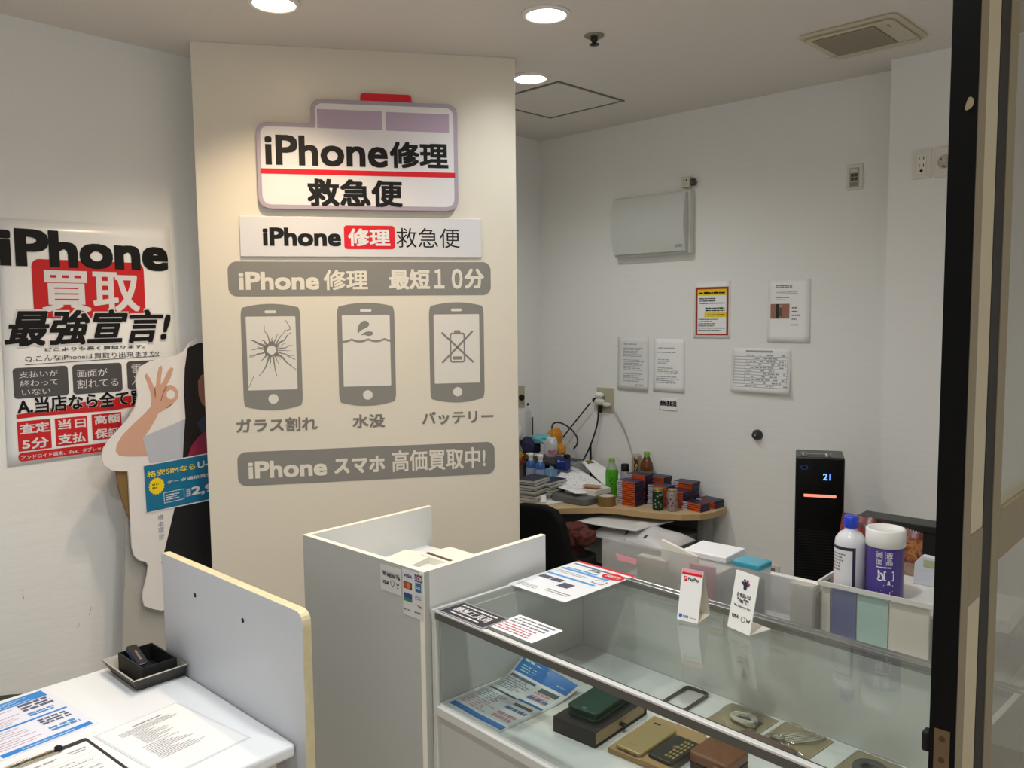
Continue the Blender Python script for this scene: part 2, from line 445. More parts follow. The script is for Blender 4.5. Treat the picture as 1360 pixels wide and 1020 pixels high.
for l, r in (((421.5, 170), (507, 148)), ((512.6, 173.5), (596, 152))):
    A, B = U(*l), U(*r); mb.flat(rect(A[0], A[1], B[0], B[1]), 0.0228)
mb.build('window_print', LILACW, t)
A, B = U(345.6, 230.5), U(602.4, 229.6)
MB().flat(rect(x0+e-.004, A[1], x1-e+.004, B[1]), 0.0228).build('stripe', RED, t)
mb = MB()
T(mb, 'iPhone', U(352.4, 219), U(514.5, 183.5), 0.0229, 0, 0.024)
T(mb, '修理', U(518, 223), U(595, 190), 0.0229, 0, 0.03)
note(mb.build('lettering', INK, t), 'bold black upper line'); mb = MB()
T(mb, '救急便', U(408.8, 273.5), U(534.4, 239.7), 0.0229, 0, 0.03)
note(mb.build('lettering', INK, t), 'bold black lower line')
# ---- flat name plate
p, t = sign_thing('name_plate', 'flat rectangular white sign plate below the van-shaped logo board', 'sign', (321, 340.8))
t2 = p.up(0.008)
A, B = p.uv(320, 340.7), p.uv(638.5, 291.2)
MB().box(A[0], B[0], A[1], B[1], 0.001, 0.008).build('plate', mat('plate_white', 'd4d3d6', 0.3), t, bevel=0.001)
A, B = U(457.4, 331), U(524, 300)
MB().flat(rrect(A[0], A[1], B[0], B[1], .012), 0.0083).build('red_badge', RED, t)
mb = MB(); T(mb, 'iPhone', U(349.4, 326.7), U(452.6, 303), 0.0084, 0, 0.035); note(mb.build('lettering', INK, t), 'bold black lettering'); mb = MB(); T(mb, '救急便', U(526.8, 329.2), U(610.5, 303.5), 0.0084, 0, 0.004)
note(mb.build('lettering', INK, t), 'thin black lettering')
mb = MB(); T(mb, '修理', U(462.6, 327), U(518, 304), 0.0088, 0, 0.028)
note(mb.build('badge_lettering', SIGNW, t), 'white lettering on red badge')
# ---- grey vinyl bars
def pill(lb, rt, label, texts):
    p, t = sign_thing('wall_decal', label, 'decal', lb)
    A, B = p.uv(*lb), p.uv(*rt)
    MB().prism(rrect(A[0], A[1], B[0], B[1], .032, 8), 0.0004, 0.001).build('bar', VGREY, t)
    for s, l, r, bo in texts:
        mb = MB(); T(mb, s, p.uv(*l), p.uv(*r), 0.0013, 0, bo); mb.build('lettering', VTXT, t)
pill((303.8, 393.6), (651.3, 348), 'upper grey rounded bar decal with pale letters, just under the name plate',
     [('iPhone', (317.6, 385.2), (423.5, 361), .03), ('修理', (430.3, 385.3), (488.2, 358.2), .022), ('最短', (516.8, 384.7), (570.6, 357.4), .03),
      ('１０', (576.5, 383.8), (614.0, 357), .03), ('分', (617, 383.4), (642.6, 356.8), .03)])
pill((316.6, 646), (656.6, 586.5), 'lower grey rounded bar decal with pale letters, below the three phone pictures',
     [('iPhone', (330.3, 636.2), (433.8, 608.4), .03), ('スマホ', (444.3, 629.8), (511, 604.5), .035), ('高価買取中!', (520.9, 627), (644.4, 593), .02)])
# ---- phone pictures
def phone(lb, rt, label, caption, cl, cr, art):
    p, t = sign_thing('wall_decal', label, 'decal', lb)
    A, B = p.uv(*lb), p.uv(*rt); W = B[0]-A[0]; Hh = B[1]-A[1]
    poly = []
    n = 14
    for k in range(n+1): u = k/n; poly.append((A[0]+W*(.03+.94*u), A[1]-.016*(1-(2*u-1)**2)))
    poly += [(B[0]-.002, A[1]+.012), (B[0], A[1]+.03), (B[0], B[1]-.03), (B[0]-.002, B[1]-.012)]
    for k in range(n+1): u = 1-k/n; poly.append((A[0]+W*(.03+.94*u), B[1]+.014*(1-(2*u-1)**2)))
    poly += [(A[0]+.002, B[1]-.012), (A[0], B[1]-.03), (A[0], A[1]+.03), (A[0]+.002, A[1]+.012)]
    MB().prism(poly, 0.0004, 0.001).build('phone_outline', VGREY, t)
    sx0 = A[0]+W*.083; sx1 = B[0]-W*.083; sy0 = A[1]+Hh*.165; sy1 = B[1]-Hh*.09
    mb = MB(); mb.flat(rrect(sx0, sy0, sx1, sy1, .004), 0.0013, 0)
    mb.flat(disc((A[0]+B[0])/2, A[1]+Hh*.072, .0185, 28), 0.0013, 0)
    mb.flat(rrect(A[0]+W*.40, B[1]-Hh*.058, A[0]+W*.60, B[1]-Hh*.028, .006), 0.0013, 0)
    mb.build('screen', VSCR, t)
    mb = MB(); art(mb, sx0, sy0, sx1-sx0, sy1-sy0); mb.build('picture', VGREY, t)
    mb = MB(); T(mb, caption, p.uv(*cl), p.uv(*cr), 0.001, 0, 0.025); mb.build('caption', mat('vinyl_caption', '7a766f', .45), t)
Z = 0.0017
def art_crack(mb, x, y, w, h):
    rn = random.Random(3); c = Vector((x+w*.5, y+h*.545))
    def R(a, r): return c+Vector((math.cos(a)*r, math.sin(a)*r))
    rays = [(2.65, .46, .008), (2.3, .28, .007), (1.83, .50, .004), (1.2, .36, .004), (0.95, .50, .004), (.72, .52, .006), (.2, .42, .004), (-.1, .38, .003), (-.35, .44, .004),
            (-.68, .62, .006), (-1.15, .30, .004), (-1.42, .54, .005), (-1.75, .36, .004), (-2.0, .58, .006), (-2.4, .32, .005), (-2.85, .46, .004), (3.05, .40, .004), (2.9, .3, .003), (1.5, .26, .004), (.45, .3, .003), (-.9, .26, .003)]
    for a, r, wd in rays:
        q0 = R(a, w*.13); n = 4; pr = q0
        for k in range(1, n+1):
            q = R(a+rn.uniform(-.07, .07), w*.13+(r*w*1.05-w*.13)*k/n)
            q.x = min(max(q.x, x+.001), x+w-.001); q.y = min(max(q.y, y+.001), y+h-.001)
            stroke(mb, pr, q, 1.35*wd*(1-.2*(k-1)), Z, 0, .8); pr = q
    n = 18; inn = []; ou = []
    for k in range(n):
        a = 2*PI*k/n; inn.append(R(a, w*(.085+.02*rn.random()))); ou.append(R(a, w*(.12+.07*rn.random())))
    for k in range(n):
        j = (k+1) % n; mb.flat([tuple(inn[k]), tuple(ou[k]), tuple(ou[j]), tuple(inn[j])], Z, 0)
    stroke(mb, (x+.002, y+h*.04), (x+w*.12, y+h*.19), .0022, Z, 0); stroke(mb, (x+w*.8, y+h*.95), (x+w*.9, y+h*.83), .003, Z, 0); stroke(mb, (x+w*.9, y+h*.83), (x+w*.78, y+h*.8), .003, Z, 0)
    stroke(mb, (x+w*.8, y+h*.46), (x+w*.97, y+h*.41), .003, Z, 0); stroke(mb, (x+w*.05, y+h*.47), (x+w*.3, y+h*.5), .003, Z, 0)
def art_water(mb, x, y, w, h):
    n = 48; yw = y+h*.63; top = []; bot = []
    for k in range(n+1):
        u = k/n; s = abs(math.sin(PI*(u*2.9+.45)))
        yy = yw+h*.03*(1-s)
        top.append((x+w*u, yy+.004)); bot.append((x+w*u, yy-.004))
    for k in range(n): mb.flat([bot[k], bot[k+1], top[k+1], top[k]], Z, 0)
    d = [(.32, .735), (.315, .80), (.35, .87), (.42, .915), (.50, .925), (.56, .895), (.565, .855), (.52, .825), (.44, .805), (.37, .775)]
    mb.flat(smooth_poly([(x+w*a, y+h*b) for a, b in d], 1), Z, 0)
    d = [(.37, .715), (.45, .755), (.55, .775), (.63, .765), (.65, .735), (.60, .71), (.53, .705), (.47, .725)]
    mb.flat(smooth_poly([(x+w*a, y+h*b) for a, b in d], 1), Z, 0)
def art_battery(mb, x, y, w, h):
    X = lambda a: x+w*a; Y = lambda b: y+h*b
    o = rrect(X(.34), Y(.30), X(.68), Y(.735), .01); i = rrect(X(.375), Y(.322), X(.645), Y(.713), .006)
    for k in range(len(o)):
        j = (k+1) % len(o); mb.flat([o[k], o[j], i[j], i[k]], Z, 0)
    mb.flat(rrect(X(.44), Y(.733), X(.58), Y(.77), .003), Z, 0); mb.flat(rect(X(.41), Y(.343), X(.61), Y(.39)), Z, 0)
    stroke(mb, (X(.17), Y(.74)), (X(.86), Y(.30)), .0075, Z+.0003, 0); stroke(mb, (X(.17), Y(.30)), (X(.85), Y(.755)), .0075, Z+.0003, 0)
phone((324.2, 540.3), (398.3, 408.2), 'grey phone picture with a shattered screen, first of three on the partition', 'ガラス割れ', (314.2, 575.5), (421.4, 552.8), art_crack)
phone((450.8, 534.6), (523.4, 406.6), 'grey phone picture with waves and drops on its screen, middle of three on the partition', '水没', (468.4, 568.8), (511, 549.2), art_water)
phone((571.8, 530), (642, 406), 'grey phone picture with a crossed-out battery, last of three on the partition', 'バッテリー', (560.6, 564.7), (655.2, 543.9), art_battery)

# ================================================================== LEFT WALL: poster
p = LW.at(10, 620.5, 0.002)
t = thing('wall_poster', 'large white buy-up poster with black and red Japanese headlines on the left wall', 'poster', M=p.M())
q = lambda z: (lambda x, y: p.up(z).uv(x, y))
P0 = q(0)
def psheet(u, v):
    a = Vector(P0(10, 620.5)); b = Vector(P0(242, 588)); c = Vector(P0(225, 302)); d = Vector(P0(-3, 289))
    r = (a*(1-u)+b*u)*(1-v)+(d*(1-u)+c*u)*v
    return (r.x, r.y, 0.0006+0.0016*math.sin(u*5+v*3)**2*0.4)
MB().grid(psheet, 12, 16, th=0.0004).build('sheet', GLOSSP, t)
mb = MB(); A, B = P0(45.5, 423), P0(190, 349.5); mb.flat(rrect(A[0], A[1], B[0], B[1], .025), 0.0022, 0); mb.build('red_box', PRED, t)
mb = MB(); T(mb, 'iPhone', P0(-1, 353), P0(221.5, 316), 0.0030, 0, 0.036); note(mb.build('headline', INK, t), 'heavy black headline')
mb = MB(); T(mb, '買取', P0(56, 414.7), P0(183.4, 362.5), 0.0026, 0, 0.022); note(mb.build('red_box_lettering', SIGNW, t), 'white lettering on red box')
mb = MB(); T(mb, '最強宣言!', P0(3, 463), P0(227, 409), 0.0028, 1, 0.05, 0.28); T(mb, '最強宣言!', P0(5.6, 461), P0(225.5, 411), 0.0034, 0, 0.028, 0.28)
note(mb.build('slogan', [INK, SIGNW], t), 'slanted black slogan')
mb = MB()
T(mb, 'どこよりも高く買取ります。', P0(59, 466.8), P0(192, 457.3), 0.0034, 0, 0.012)
T(mb, 'Q.こんなiPhoneは買取り出来ますか?', P0(33.5, 481), P0(210.6, 465.5), 0.0026, 0, 0.0)
A, B = P0(33, 485), P0(211, 473); mb.flat([A, B, (B[0], B[1]+.002), (A[0], A[1]+.002)], 0.0026, 0)
mb.build('small_print', INK, t)
mb = MB(); tx = MB()
for lb, rt, rows in (((18.6, 530), (89.4, 485.5), [('支払いが', (25, 502.5), (76.5, 491)), ('終わって', (26.5, 514), (76.5, 502.5)), ('いない', (29, 525.5), (66.5, 514.5))]),
                     ((97.5, 524), (161, 481.5), [('画面が', (102.5, 501.5), (142, 489)), ('割れてる', (102.5, 516), (156.5, 501.5))]),
                     ((169.5, 518), (231, 477), [('電', (174.5, 497), (188, 484)), ('入らない', (174.5, 511), (222, 497))])):
    A, B = P0(*lb), P0(*rt); mb.flat(rrect(A[0], A[1], B[0], B[1], .012), 0.0022, 0)
    for s, l, r in rows: T(tx, s, P0(*l), P0(*r), 0.0026, 0, 0.005)
mb.build('grey_box', DGREY, t); note(tx.build('grey_box_lettering', SIGNW, t), 'white lettering on grey boxes')
mb = MB()
mb.flat([P0(21, 551), P0(110, 534), P0(225, 518), P0(222, 531), P0(150, 545), P0(60, 552), P0(22, 556.5)], 0.0022, 0)
for lb, rt in (((24.5, 600), (66.5, 556)), ((74.5, 593), (115, 552)), ((123, 585), (160.5, 547))):
    A, B = P0(*lb), P0(*rt); mb.flat(rect(A[0], A[1], B[0], B[1]), 0.0022, 0)
A, B = P0(24.5, 613.5), P0(230, 576); mb.flat(rrect(A[0], A[1], B[0], B[1]-.004, .012), 0.0022, 0)
mb.build('red_blocks', PRED, t)
mb = MB(); T(mb, 'A.当店なら全て買取!', P0(23, 551), P0(214, 516), 0.0030, 1, 0.05); T(mb, 'A.当店なら全て買取!', P0(23, 551), P0(214, 514.5), 0.0036, 0, 0.026)
note(mb.build('answer_lettering', [INK, SIGNW], t), 'black answer line')
mb = MB()
for s, l, r in (('査定', (26.5, 577), (65, 559.5)), ('5分', (29.5, 597.5), (64, 579.5)), ('当日', (77, 571), (113, 554.5)), ('支払', (77, 590.5), (113, 573)), ('高額', (125.5, 564), (159, 549)), ('保証', (126, 583), (159, 566.5))):
    T(mb, s, P0(*l), P0(*r), 0.0026, 0, 0.022)
    if s in ('5分', '支払', '保証'): note(mb.build('block_lettering', SIGNW, t), 'white lettering on a red block'); mb = MB()
T(mb, 'アンドロイド端末、iPad、タブレット', P0(28, 611), P0(140, 591.5), 0.0026, 0, 0.012)
note(mb.build('strip_lettering', SIGNW, t), 'small white lettering on the bottom red strip')
# scuffs on the left wall
mb = MB()
for x, y, l, a in ((30.5, 789, .035, 1.6), (120, 811, .03, 1.3), (104.5, 831, .018, 1.1)):
    A = LW.up(0.0006).uv(x, y); stroke(mb, (A[0]-l/2*math.cos(a), A[1]-l/2*math.sin(a)), (A[0]+l/2*math.cos(a), A[1]+l/2*math.sin(a)), .0028, 0, 0, .3)
o = mb.build('scuff_marks', mat('scuff', '8f8a84', 0.7), None, M=LW.up(0.0006).M()); tag(o, 'three short grey scuff marks on the left wall above the desk', 'scuff marks')

# ================================================================== STANDEE between wall and partition
d = ray(1400, 412)
SD = Plane((-2.985, 1.2, 0), (d.x, d.y, 0), (0, 0, 1))
t = thing('cardboard_standee', 'life-size cardboard cut-out of a person making an OK sign, half hidden behind the partition', 'standee', M=SD.M())
S = SD.uv
vx = S(225, 800)[0]; rx = S(300, 800)[0]
ol = [(278, 447), (262, 449), (252, 455), (245, 466), (235, 473), (215, 476), (200, 480), (187, 487), (181, 500), (181, 512), (183, 525), (180, 540), (170, 557), (157, 572), (145, 585), (137, 597),
      (135, 608), (138, 617), (147, 624), (158, 626), (170, 626), (171, 640), (172.5, 672.5), (175.5, 727.5), (178.7, 738.7), (185, 744.5), (193.7, 746), (197, 751), (195.5, 765), (190, 787), (189.5, 795), (192, 805), (204, 809), (214, 811)]
poly = [S(*a) for a in ol]
poly += [(vx, poly[-1][1]), (vx, 0.0), (rx, 0.0), (rx, S(300, 440)[1])]
SDW = mat('standee_white', 'e4e0dd', 0.35)
MB().prism(poly, -0.006, 0).build('board', [SDW, mat('card_core', '9a8d78', .7)], t)
def sflat(name, mats, polys, label=None, sm=0):
    mb = MB()
    for pts, z, mi in polys:
        pp = [S(*a) for a in pts]
        if sm: pp = smooth_poly(pp, sm)
        mb.flat(pp, z, mi)
    o = mb.build(name, mats, t)
    if label: o['label'] = label
SKIN = mat('print_skin', 'cfa28c', 0.4); SKIN2 = mat('print_skin_light', 'c99c86', 0.4)
sflat('printed_person', [SKIN, mat('print_shirt', 'b9bcc6', .4), mat('print_hair', '191314', .35), mat('print_scarf', '8e2443', .4), mat('print_skirt', '15151a', .4), SDW, mat('print_face', 'a06a58', .4), mat('print_collar', '2c3350', .4)], [
    ([(200, 540), (193, 548), (178, 562), (163, 577), (155, 590), (153.5, 599), (158, 605), (170, 606.5), (197, 606), (200, 590), (192, 580), (199, 570), (207, 556), (212, 545), (208, 538)], 0.0004, 0),
    ([(200, 545), (201, 530), (199, 519), (194, 505), (191.5, 499), (194.5, 496), (199, 502), (205, 515), (207, 511), (208, 499), (211, 487), (214.5, 485.5), (215.5, 490), (213.5, 503), (213.5, 511), (217, 505), (223, 492), (227.5, 487.5), (230.5, 490), (226, 503), (221, 512), (227, 511), (233, 514), (237, 521), (235.5, 530), (229, 537), (222, 542), (214, 547), (206, 549)], 0.0007, 0),
    (disc(226.5, 524, 5.6, 14, 6.2), 0.0010, 5),
    ([(189, 581), (200, 575.5), (225, 565.5), (246, 556), (262, 560), (262, 607), (225, 612), (199, 615), (194, 600)], 0.0010, 1),
    ([(249, 462), (262, 456), (290, 452), (300, 620), (242, 620), (244, 580), (246, 555), (244, 521), (245, 490)], 0.0013, 2),
    ([(262.5, 506), (267, 498), (275, 496), (275, 542), (268, 537), (263.5, 525)], 0.0016, 6),
    ([(261, 562), (270, 552), (290, 560), (290, 580), (268, 576)], 0.0017, 7),
    ([(249, 606), (254, 592), (262, 581), (270, 574), (290, 570), (290, 606)], 0.0019, 3),
    ([(232, 674), (275, 664), (298, 660), (298, 765), (214, 748), (219, 729)], 0.0004, 4)], 'printed figure in white blouse and dark skirt')
sflat('finger_crease', mat('print_skin_line', '8f6552', .4), [([(204, 516), (206, 515), (207, 524), (206, 530), (205, 524)], 0.0009, 0), ([(220, 513), (222, 513), (217, 522), (214, 533), (213, 532), (216, 521)], 0.0009, 0), ([(221, 541), (228, 536), (229, 537), (222, 542.5)], 0.0009, 0)])
mb = MB(); zb = 0.0024
mb.flat([S(189, 618), S(298, 597.5), S(298, 660.5), S(193, 682)], 0.0021, 2); mb.flat([S(190.3, 619), S(298, 599), S(298, 658.5), S(194.2, 680.6)], zb, 0)
mb.build('banner', [TEAL, TEAL, SIGNW], t)
mb = MB(); c = S(207.5, 645.5); n = 36
mb.flat([(c[0]+(.028 if k % 2 else .033)*math.cos(PI*k/18), c[1]+(.028 if k % 2 else .033)*math.sin(PI*k/18)) for k in range(n)], zb+.0003, 0); T(mb, '格安SIMなら', S(195, 634.5), S(258.5, 615), zb+.0003, 0, 0.012)
note(mb.build('banner_yellow_print', YEL, t), 'yellow print on the teal banner')
mb = MB(); T(mb, 'U-', S(262, 622), S(275.5, 610.5), zb+.0003, 0, 0.03); T(mb, 'データ通信量気', S(221.7, 643), S(281, 627), zb+.0003, 0, 0.01)
T(mb, '月額', S(247, 660), S(252.5, 648), zb+.0003, 0, .01); T(mb, '2,9', S(254, 659.5), S(283, 641), zb+.0003, 0, 0.03)
A, B = S(217.5, 668.5), S(244, 649.5)
for r_ in (rect(A[0], A[1], B[0], A[1]+.002), rect(A[0], B[1], B[0], B[1]+.002), rect(A[0], A[1], A[0]+.002, B[1]), rect(B[0]-.002, A[1], B[0], B[1])): mb.flat(r_, zb+.0003, 0)
lines(mb, A[0]+.008, A[1]+.008, B[0]-.006, B[1]-.006, 3, zb+.0003, 0, 5)
note(mb.build('banner_white_print', SIGNW, t), 'white print on the teal banner')
mb = MB(); lines(mb, c[0]-.018, c[1]-.012, c[0]+.018, c[1]+.014, 2, zb+.0006, 0, 9); mb.build('burst_print', mat('burst_ink', '7a6a10', .5), t)
mb = MB()
for k, ch in enumerate('橋本環奈'): T(mb, ch, S(209.5+k*.4, 691.5+k*8.7), S(216.8+k*.4, 682.7+k*8.4), 0.0006, 0, 0.0)
mb.build('side_lettering', mat('side_ink', '8b90a4', .5), t)
# strut boards that prop the cut-out up from behind
MB().prism([S(155.5, 622), S(180, 622), S(186, 690), S(174, 690), S(166.5, 672), (S(160, 650))], -0.016, -0.008).build('kraft_brace', mat('kraft_brown', '7d6236', .8), t)
pl = [S(174, 672), S(250, 672), S(250, 700)]
MB().prism([S(175.5, 672), (vx+.1, S(225, 672)[1]), (vx+.1, 0), (S(167, 865)[0]-.012, 0), S(167.5, 865), S(171, 760)], -0.028, -0.022).build('leg_board', mat('strut_grey', 'aeaca6', .6), t)

# ================================================================== CUSTOMER DESK on the left
t = thing('customer_desk', 'white customer desk with rounded edges in the lower left, against the grey divider', 'desk', (-1.97, .45, 0))
MB().box(-.385, .373, -.45, .523, .678, .71).build('tabletop', mat('desk_white', 'f3f5f7', .28), t, bevel=.009, seg=3)
CREAM = mat('cream_metal', 'd8d0b4', .45)
for lx, ly in ((-.35, -.42), (.33, -.42), (-.35, .475), (.325, .475)):
    MB().box(lx-.016, lx+.016, ly-.016, ly+.016, 0, .678).build('leg', CREAM, t, bevel=.002)
for a in (-.42, .475):
    MB().box(-.334, .309, a-.011, a+.011, .63, .678).build('apron', CREAM, t)
t = thing('desk_divider', 'grey-white divider board with two screw holes standing behind the customer desk', 'divider', (-1.915, .975, 0))
pl = [(-.355, 0), (.357, 0), (.357, 1.025), (-.355, 1.025)]
mb = MB(); mb.prism(round_poly(pl, [0, 0, .03, .006]), -.0235, 0, 0, side=1)
o = mb.build('board', [mat('divider_grey', 'c6c9ce', .38), WOODEDGE], t, M=Matrix(((1, 0, 0, 0), (0, 0, -1, 0), (0, 1, 0, 0), (0, 0, 0, 1))), bevel=.0015)
DV = Plane((-1.915, .975, 0), (1, 0, 0), (0, 0, 1))
for a in ((259, 790.5), (322.5, 824)):
    A = DV.uv(*a)
    MB().lathe([(.0062, 0), (.0062, .0008), (.0035, .001), (0, .0004)], A[0], A[1], 16).build('screw_hole', BLACKM, t, M=Matrix(((1, 0, 0, 0), (0, 0, -1, 0), (0, 1, 0, 0), (0, 0, 0, 1))))
TD = Plane((0, 0, .7103), (0, 1, 0), (-1, 0, 0))
def table_sheet(name, label, cat, pts, th, m, w=0.0, pl=TD):
    """flat sheet given by three corners (bottom-left, bottom-right, top-right) on a table plane; returns the thing and its own plane and size"""
    a, b, c = [pl.up(w).p3(*q) for q in pts]
    p = Plane(a, b-a, c-b); W = (b-a).length; Hh = (c-b).dot(p.uy)
    t = thing(name, label, cat, M=p.M())
    MB().prism(rect(0, 0, W, Hh), 0.0002, th).build('sheet', m, t)
    return t, p, W, Hh
# laminated form (bottom-left is towards the front edge of the desk)
a = (332.5, 979.5); b = (247.5, 927)
t, p, W, Hh = table_sheet('laminated_form', 'laminated white form with grey print on the customer desk beside the divider', 'form', [(220, 1035), (332.5, 979.5), (247.5, 927)], .0008, mat('laminate', 'e6eaee', .12, coat=.6))
mb = MB(); mb.flat(rect(.006, .006, W-.006, Hh-.006), .0010, 0); mb.build('inner_sheet', PAPER, t)
mb = MB(); z = .0013
lines(mb, .075, Hh-.036, W-.06, Hh-.029, 1, z, 0, 2, .8, .95, .1); lines(mb, .035, Hh-.066, W-.02, Hh-.042, 4, z, 0, 3, .4, .75)
lines(mb, .055, Hh-.135, W-.075, Hh-.068, 11, z, 0, 4, .38, .35); lines(mb, .04, Hh-.225, W-.05, Hh-.140, 12, z, 0, 5, .36, .3)
mb.build('print', INKG, t)
# blue price flyer
a3 = TD.p3(131, 960); c3 = TD.p3(58, 915)
d = (c3-a3); d.normalize(); side = Vector((-d.y, d.x, 0)); side = side if side.y < 0 else -side
p = Plane(a3+side*.215, -side, d); W = .215; Hh = (c3-a3).length
Fp = p
t = thing('price_flyer', 'blue and white price flyer lying on the customer desk, cut by the left frame edge', 'flyer', M=p.M())
MB().prism(rect(0, 0, W, Hh), .0002, .0007).build('sheet', mat('flyer_paper', 'eef0fb', .3), t)
def price_print(t, W, Hh, z, seed, f=None):
    mb = MB(); mb.flat(rect(.008, Hh*.845, W-.010, Hh*.985), z, 0); mb.flat(rect(.008, Hh*.47, W-.01, Hh*.50), z, 0); mb.flat(rect(.008, .006, W-.010, Hh*.085), z, 0)
    mb.build('blue_band', f or BLUE, t)
    mb = MB(); lines(mb, .02, Hh*.90, W-.05, Hh*.96, 2, z+.0002, 0, seed, .5, .8); lines(mb, .03, Hh*.86, W-.03, Hh*.895, 1, z+.0002, 0, seed+1, .4, .9)
    lines(mb, .05, Hh*.03, W-.05, Hh*.065, 1, z+.0002, 0, seed+2, .5, .9)
    mb.build('band_print', mat('band_ink', 'bfe0f8', .5), t)
    mb = MB()
    for y0, y1, s in ((.66, .82, 3), (.52, .64, 4), (.30, .45, 5), (.12, .28, 6)): lines(mb, .015, Hh*y0, W*.55, Hh*y1, 4, z, 0, seed+s, .35, .5)
    mb.build('pink_print', mat('pink_print', 'c9a0b4', .6), t)
    mb = MB()
    for y0, y1, s in ((.66, .83, 7), (.30, .44, 8)): lines(mb, W*.6, Hh*y0, W-.015, Hh*y1, 3, z, 0, seed+s, .8, .9)
    mb.build('dark_print', mat('slate_print', '5d5f78', .6), t)
    mb = MB()
    for y0, y1, s in ((.54, .62, 9), (.14, .24, 10)): lines(mb, W*.6, Hh*y0, W-.02, Hh*y1, 2, z, 0, seed+s, .85, .8)
    mb.build('light_blue_print', mat('lightblue_print', '4f8fc8', .6), t)
price_print(t, W, Hh, .0010, 20)
# clipboard
a3 = TD.up(.003).p3(114, 979); b3 = TD.up(.003).p3(171, 1020); dn = (b3-a3).normalized(); side = Vector((-dn.y, dn.x, 0)); side = side if side.y < 0 else -side
p = Plane(a3+side*.225+dn*.32-Vector((0, 0, .003)), -side, -dn)
t = thing('clipboard', 'clipboard with a white form and silver clip at the lower left corner of the desk', 'clipboard', M=p.M())
MB().prism(rrect(0, 0, .225, .32, .008), .0002, .0026).build('board', mat('clip_board', '2b2b2e', .5), t)
MB().prism(rect(.006, .004, .217, .300), .0027, .0034).build('form_sheet', PAPER, t)
mb = MB(); lines(mb, .06, .262, .15, .275, 1, .0037, 0, 31, .7, .9); lines(mb, .012, .05, .20, .255, 12, .0037, 0, 32, .25, .5)
for k in range(9): mb.flat(rect(.012, .05+k*.024, .205, .0506+k*.024), .0037, 0)
mb.flat(rect(.165, .272, .205, .277), .0037, 0); mb.flat(rect(.170, .262, .20, .266), .0037, 0)
mb.build('print', INKM, t)
mb = MB(); mb.box(.02, .155, .292, .312, .0036, .009, 0); mb.tube([(.015, .302, .010), (.088, .306, .012), (.16, .302, .010)], .0028, 8, 0)
mb.build('clip', mat('clip_steel', 'b8b2a6', .25, 1.0), t, bevel=.001)
MB().ball((.158, .302, .011), .009, .011, .006).build('clip_lever', BLACKM, t)
# card tray with cream lining, and the small black box in it
t = thing('card_tray', 'black folded card tray with cream lining at the back of the customer desk', 'tray', (-2.222, .90, .7105))
LIN = mat('tray_lining', 'b9b4a6', .6)
x0, x1, y0, y1 = -.085, .085, -.06, .064; fx, fy, fz = .020, .018, .036
MB().box(x0, x1, y0, y1, 0, .003).build('base', [BLACKM], t)
for nm, q in (('flap', [(x0, y0), (x1, y0), (x1+fx, y0-fy), (x0-fx, y0-fy)]), ('flap', [(x1, y0), (x1, y1), (x1+fx, y1+.004), (x1+fx, y0-fy)]), ('flap', [(x1, y1), (x0, y1), (x0-fx, y1+.004), (x1+fx, y1+.004)]), ('flap', [(x0, y1), (x0, y0), (x0-fx, y0-fy), (x0-fx, y1+.004)])):
    n = ((q[0][0]+q[1][0])/2, (q[0][1]+q[1][1])/2); L = math.hypot(*n); ix, iy = -n[0]/L*.003, -n[1]/L*.003
    ou = [(*q[0], .001), (*q[1], .001), (*q[2], fz), (*q[3], fz)]
    inn = [(x+ix, y+iy, zz+.0022) for x, y, zz in ou]
    mb = MB(); mb.add(ou, [(3, 2, 1, 0)], 0); mb.add(inn, [(0, 1, 2, 3)], 1)
    o = len(mb.v)-8
    for i in range(4):
        j = (i+1) % 4; mb.f.append([o+i, o+j, o+4+j, o+4+i]); mb.mi.append(1); mb.sm.append(False)
    mb.build(nm, [mat('tray_card', '2c2a27', .55), LIN], t)
t = thing('phone_box', 'open small black box holding a dark handset, set in the card tray', 'box', (-2.222, .903, .7137))
mb = MB(); w_, h_, k = .078, .047, .004
mb.box(-w_, w_, -h_, h_, 0, .003); mb.box(-w_, w_, -h_, -h_+k, .003, .05); mb.box(-w_, w_, h_-k, h_, .003, .05); mb.box(-w_, -w_+k, -h_+k, h_-k, .003, .05); mb.box(w_-k, w_, -h_+k, h_-k, .003, .05)
mb.build('box_tray', mat('box_black', '151516', .55), t)
t2 = thing('handset', 'dark handset with a blue edge leaning out of the small black box', 'handset', (-2.246, .885, .7545), math.radians(-4))
M_ = Matrix.Rotation(math.radians(14), 4, 'Y')
mb = MB(); mb.prism(rrect(-.050, -.015, .050, .015, .008), 0, .012, M=M_); mb.build('body', mat('handset_black', '1a1b1e', .3), t2, bevel=.003)
mb = MB(); mb.prism(rrect(-.0508, -.0158, .0508, .0158, .008), .0045, .0070, M=M_); mb.build('blue_trim', mat('trim_blue', '2a63a8', .3), t2)
mb = MB(); lines(mb, -.02, -.004, .03, .006, 1, .0122, 0, 3, .7, .9); mb.v = [M_ @ v for v in mb.v]; mb.build('print', INKG, t2)
# chair at the desk
t = thing('round_stool', 'black round stool just showing at the left frame edge behind the customer desk', 'stool', (-2.70, .62, 0))
BF = mat('chair_black', '17171a', .6)
MB().lathe([(0, .45), (.17, .45), (.205, .465), (.21, .485), (.20, .508), (.17, .518), (0, .522)], 0, 0, 40).build('seat', BF, t)
for q in range(4):
    a = PI/4+PI/2*q; MB().tube([(.14*math.cos(a), .14*math.sin(a), .45), (.20*math.cos(a), .20*math.sin(a), 0)], .011, 10).build('leg', mat('chair_tube', '3a3a3c', .35, .8), t)
MB().lathe([(.165, .18), (.175, .18), (.175, .195), (.165, .195), (.165, .18)], 0, 0, 32).build('foot_ring', mat('chair_tube', '3a3a3c', .35, .8), t)

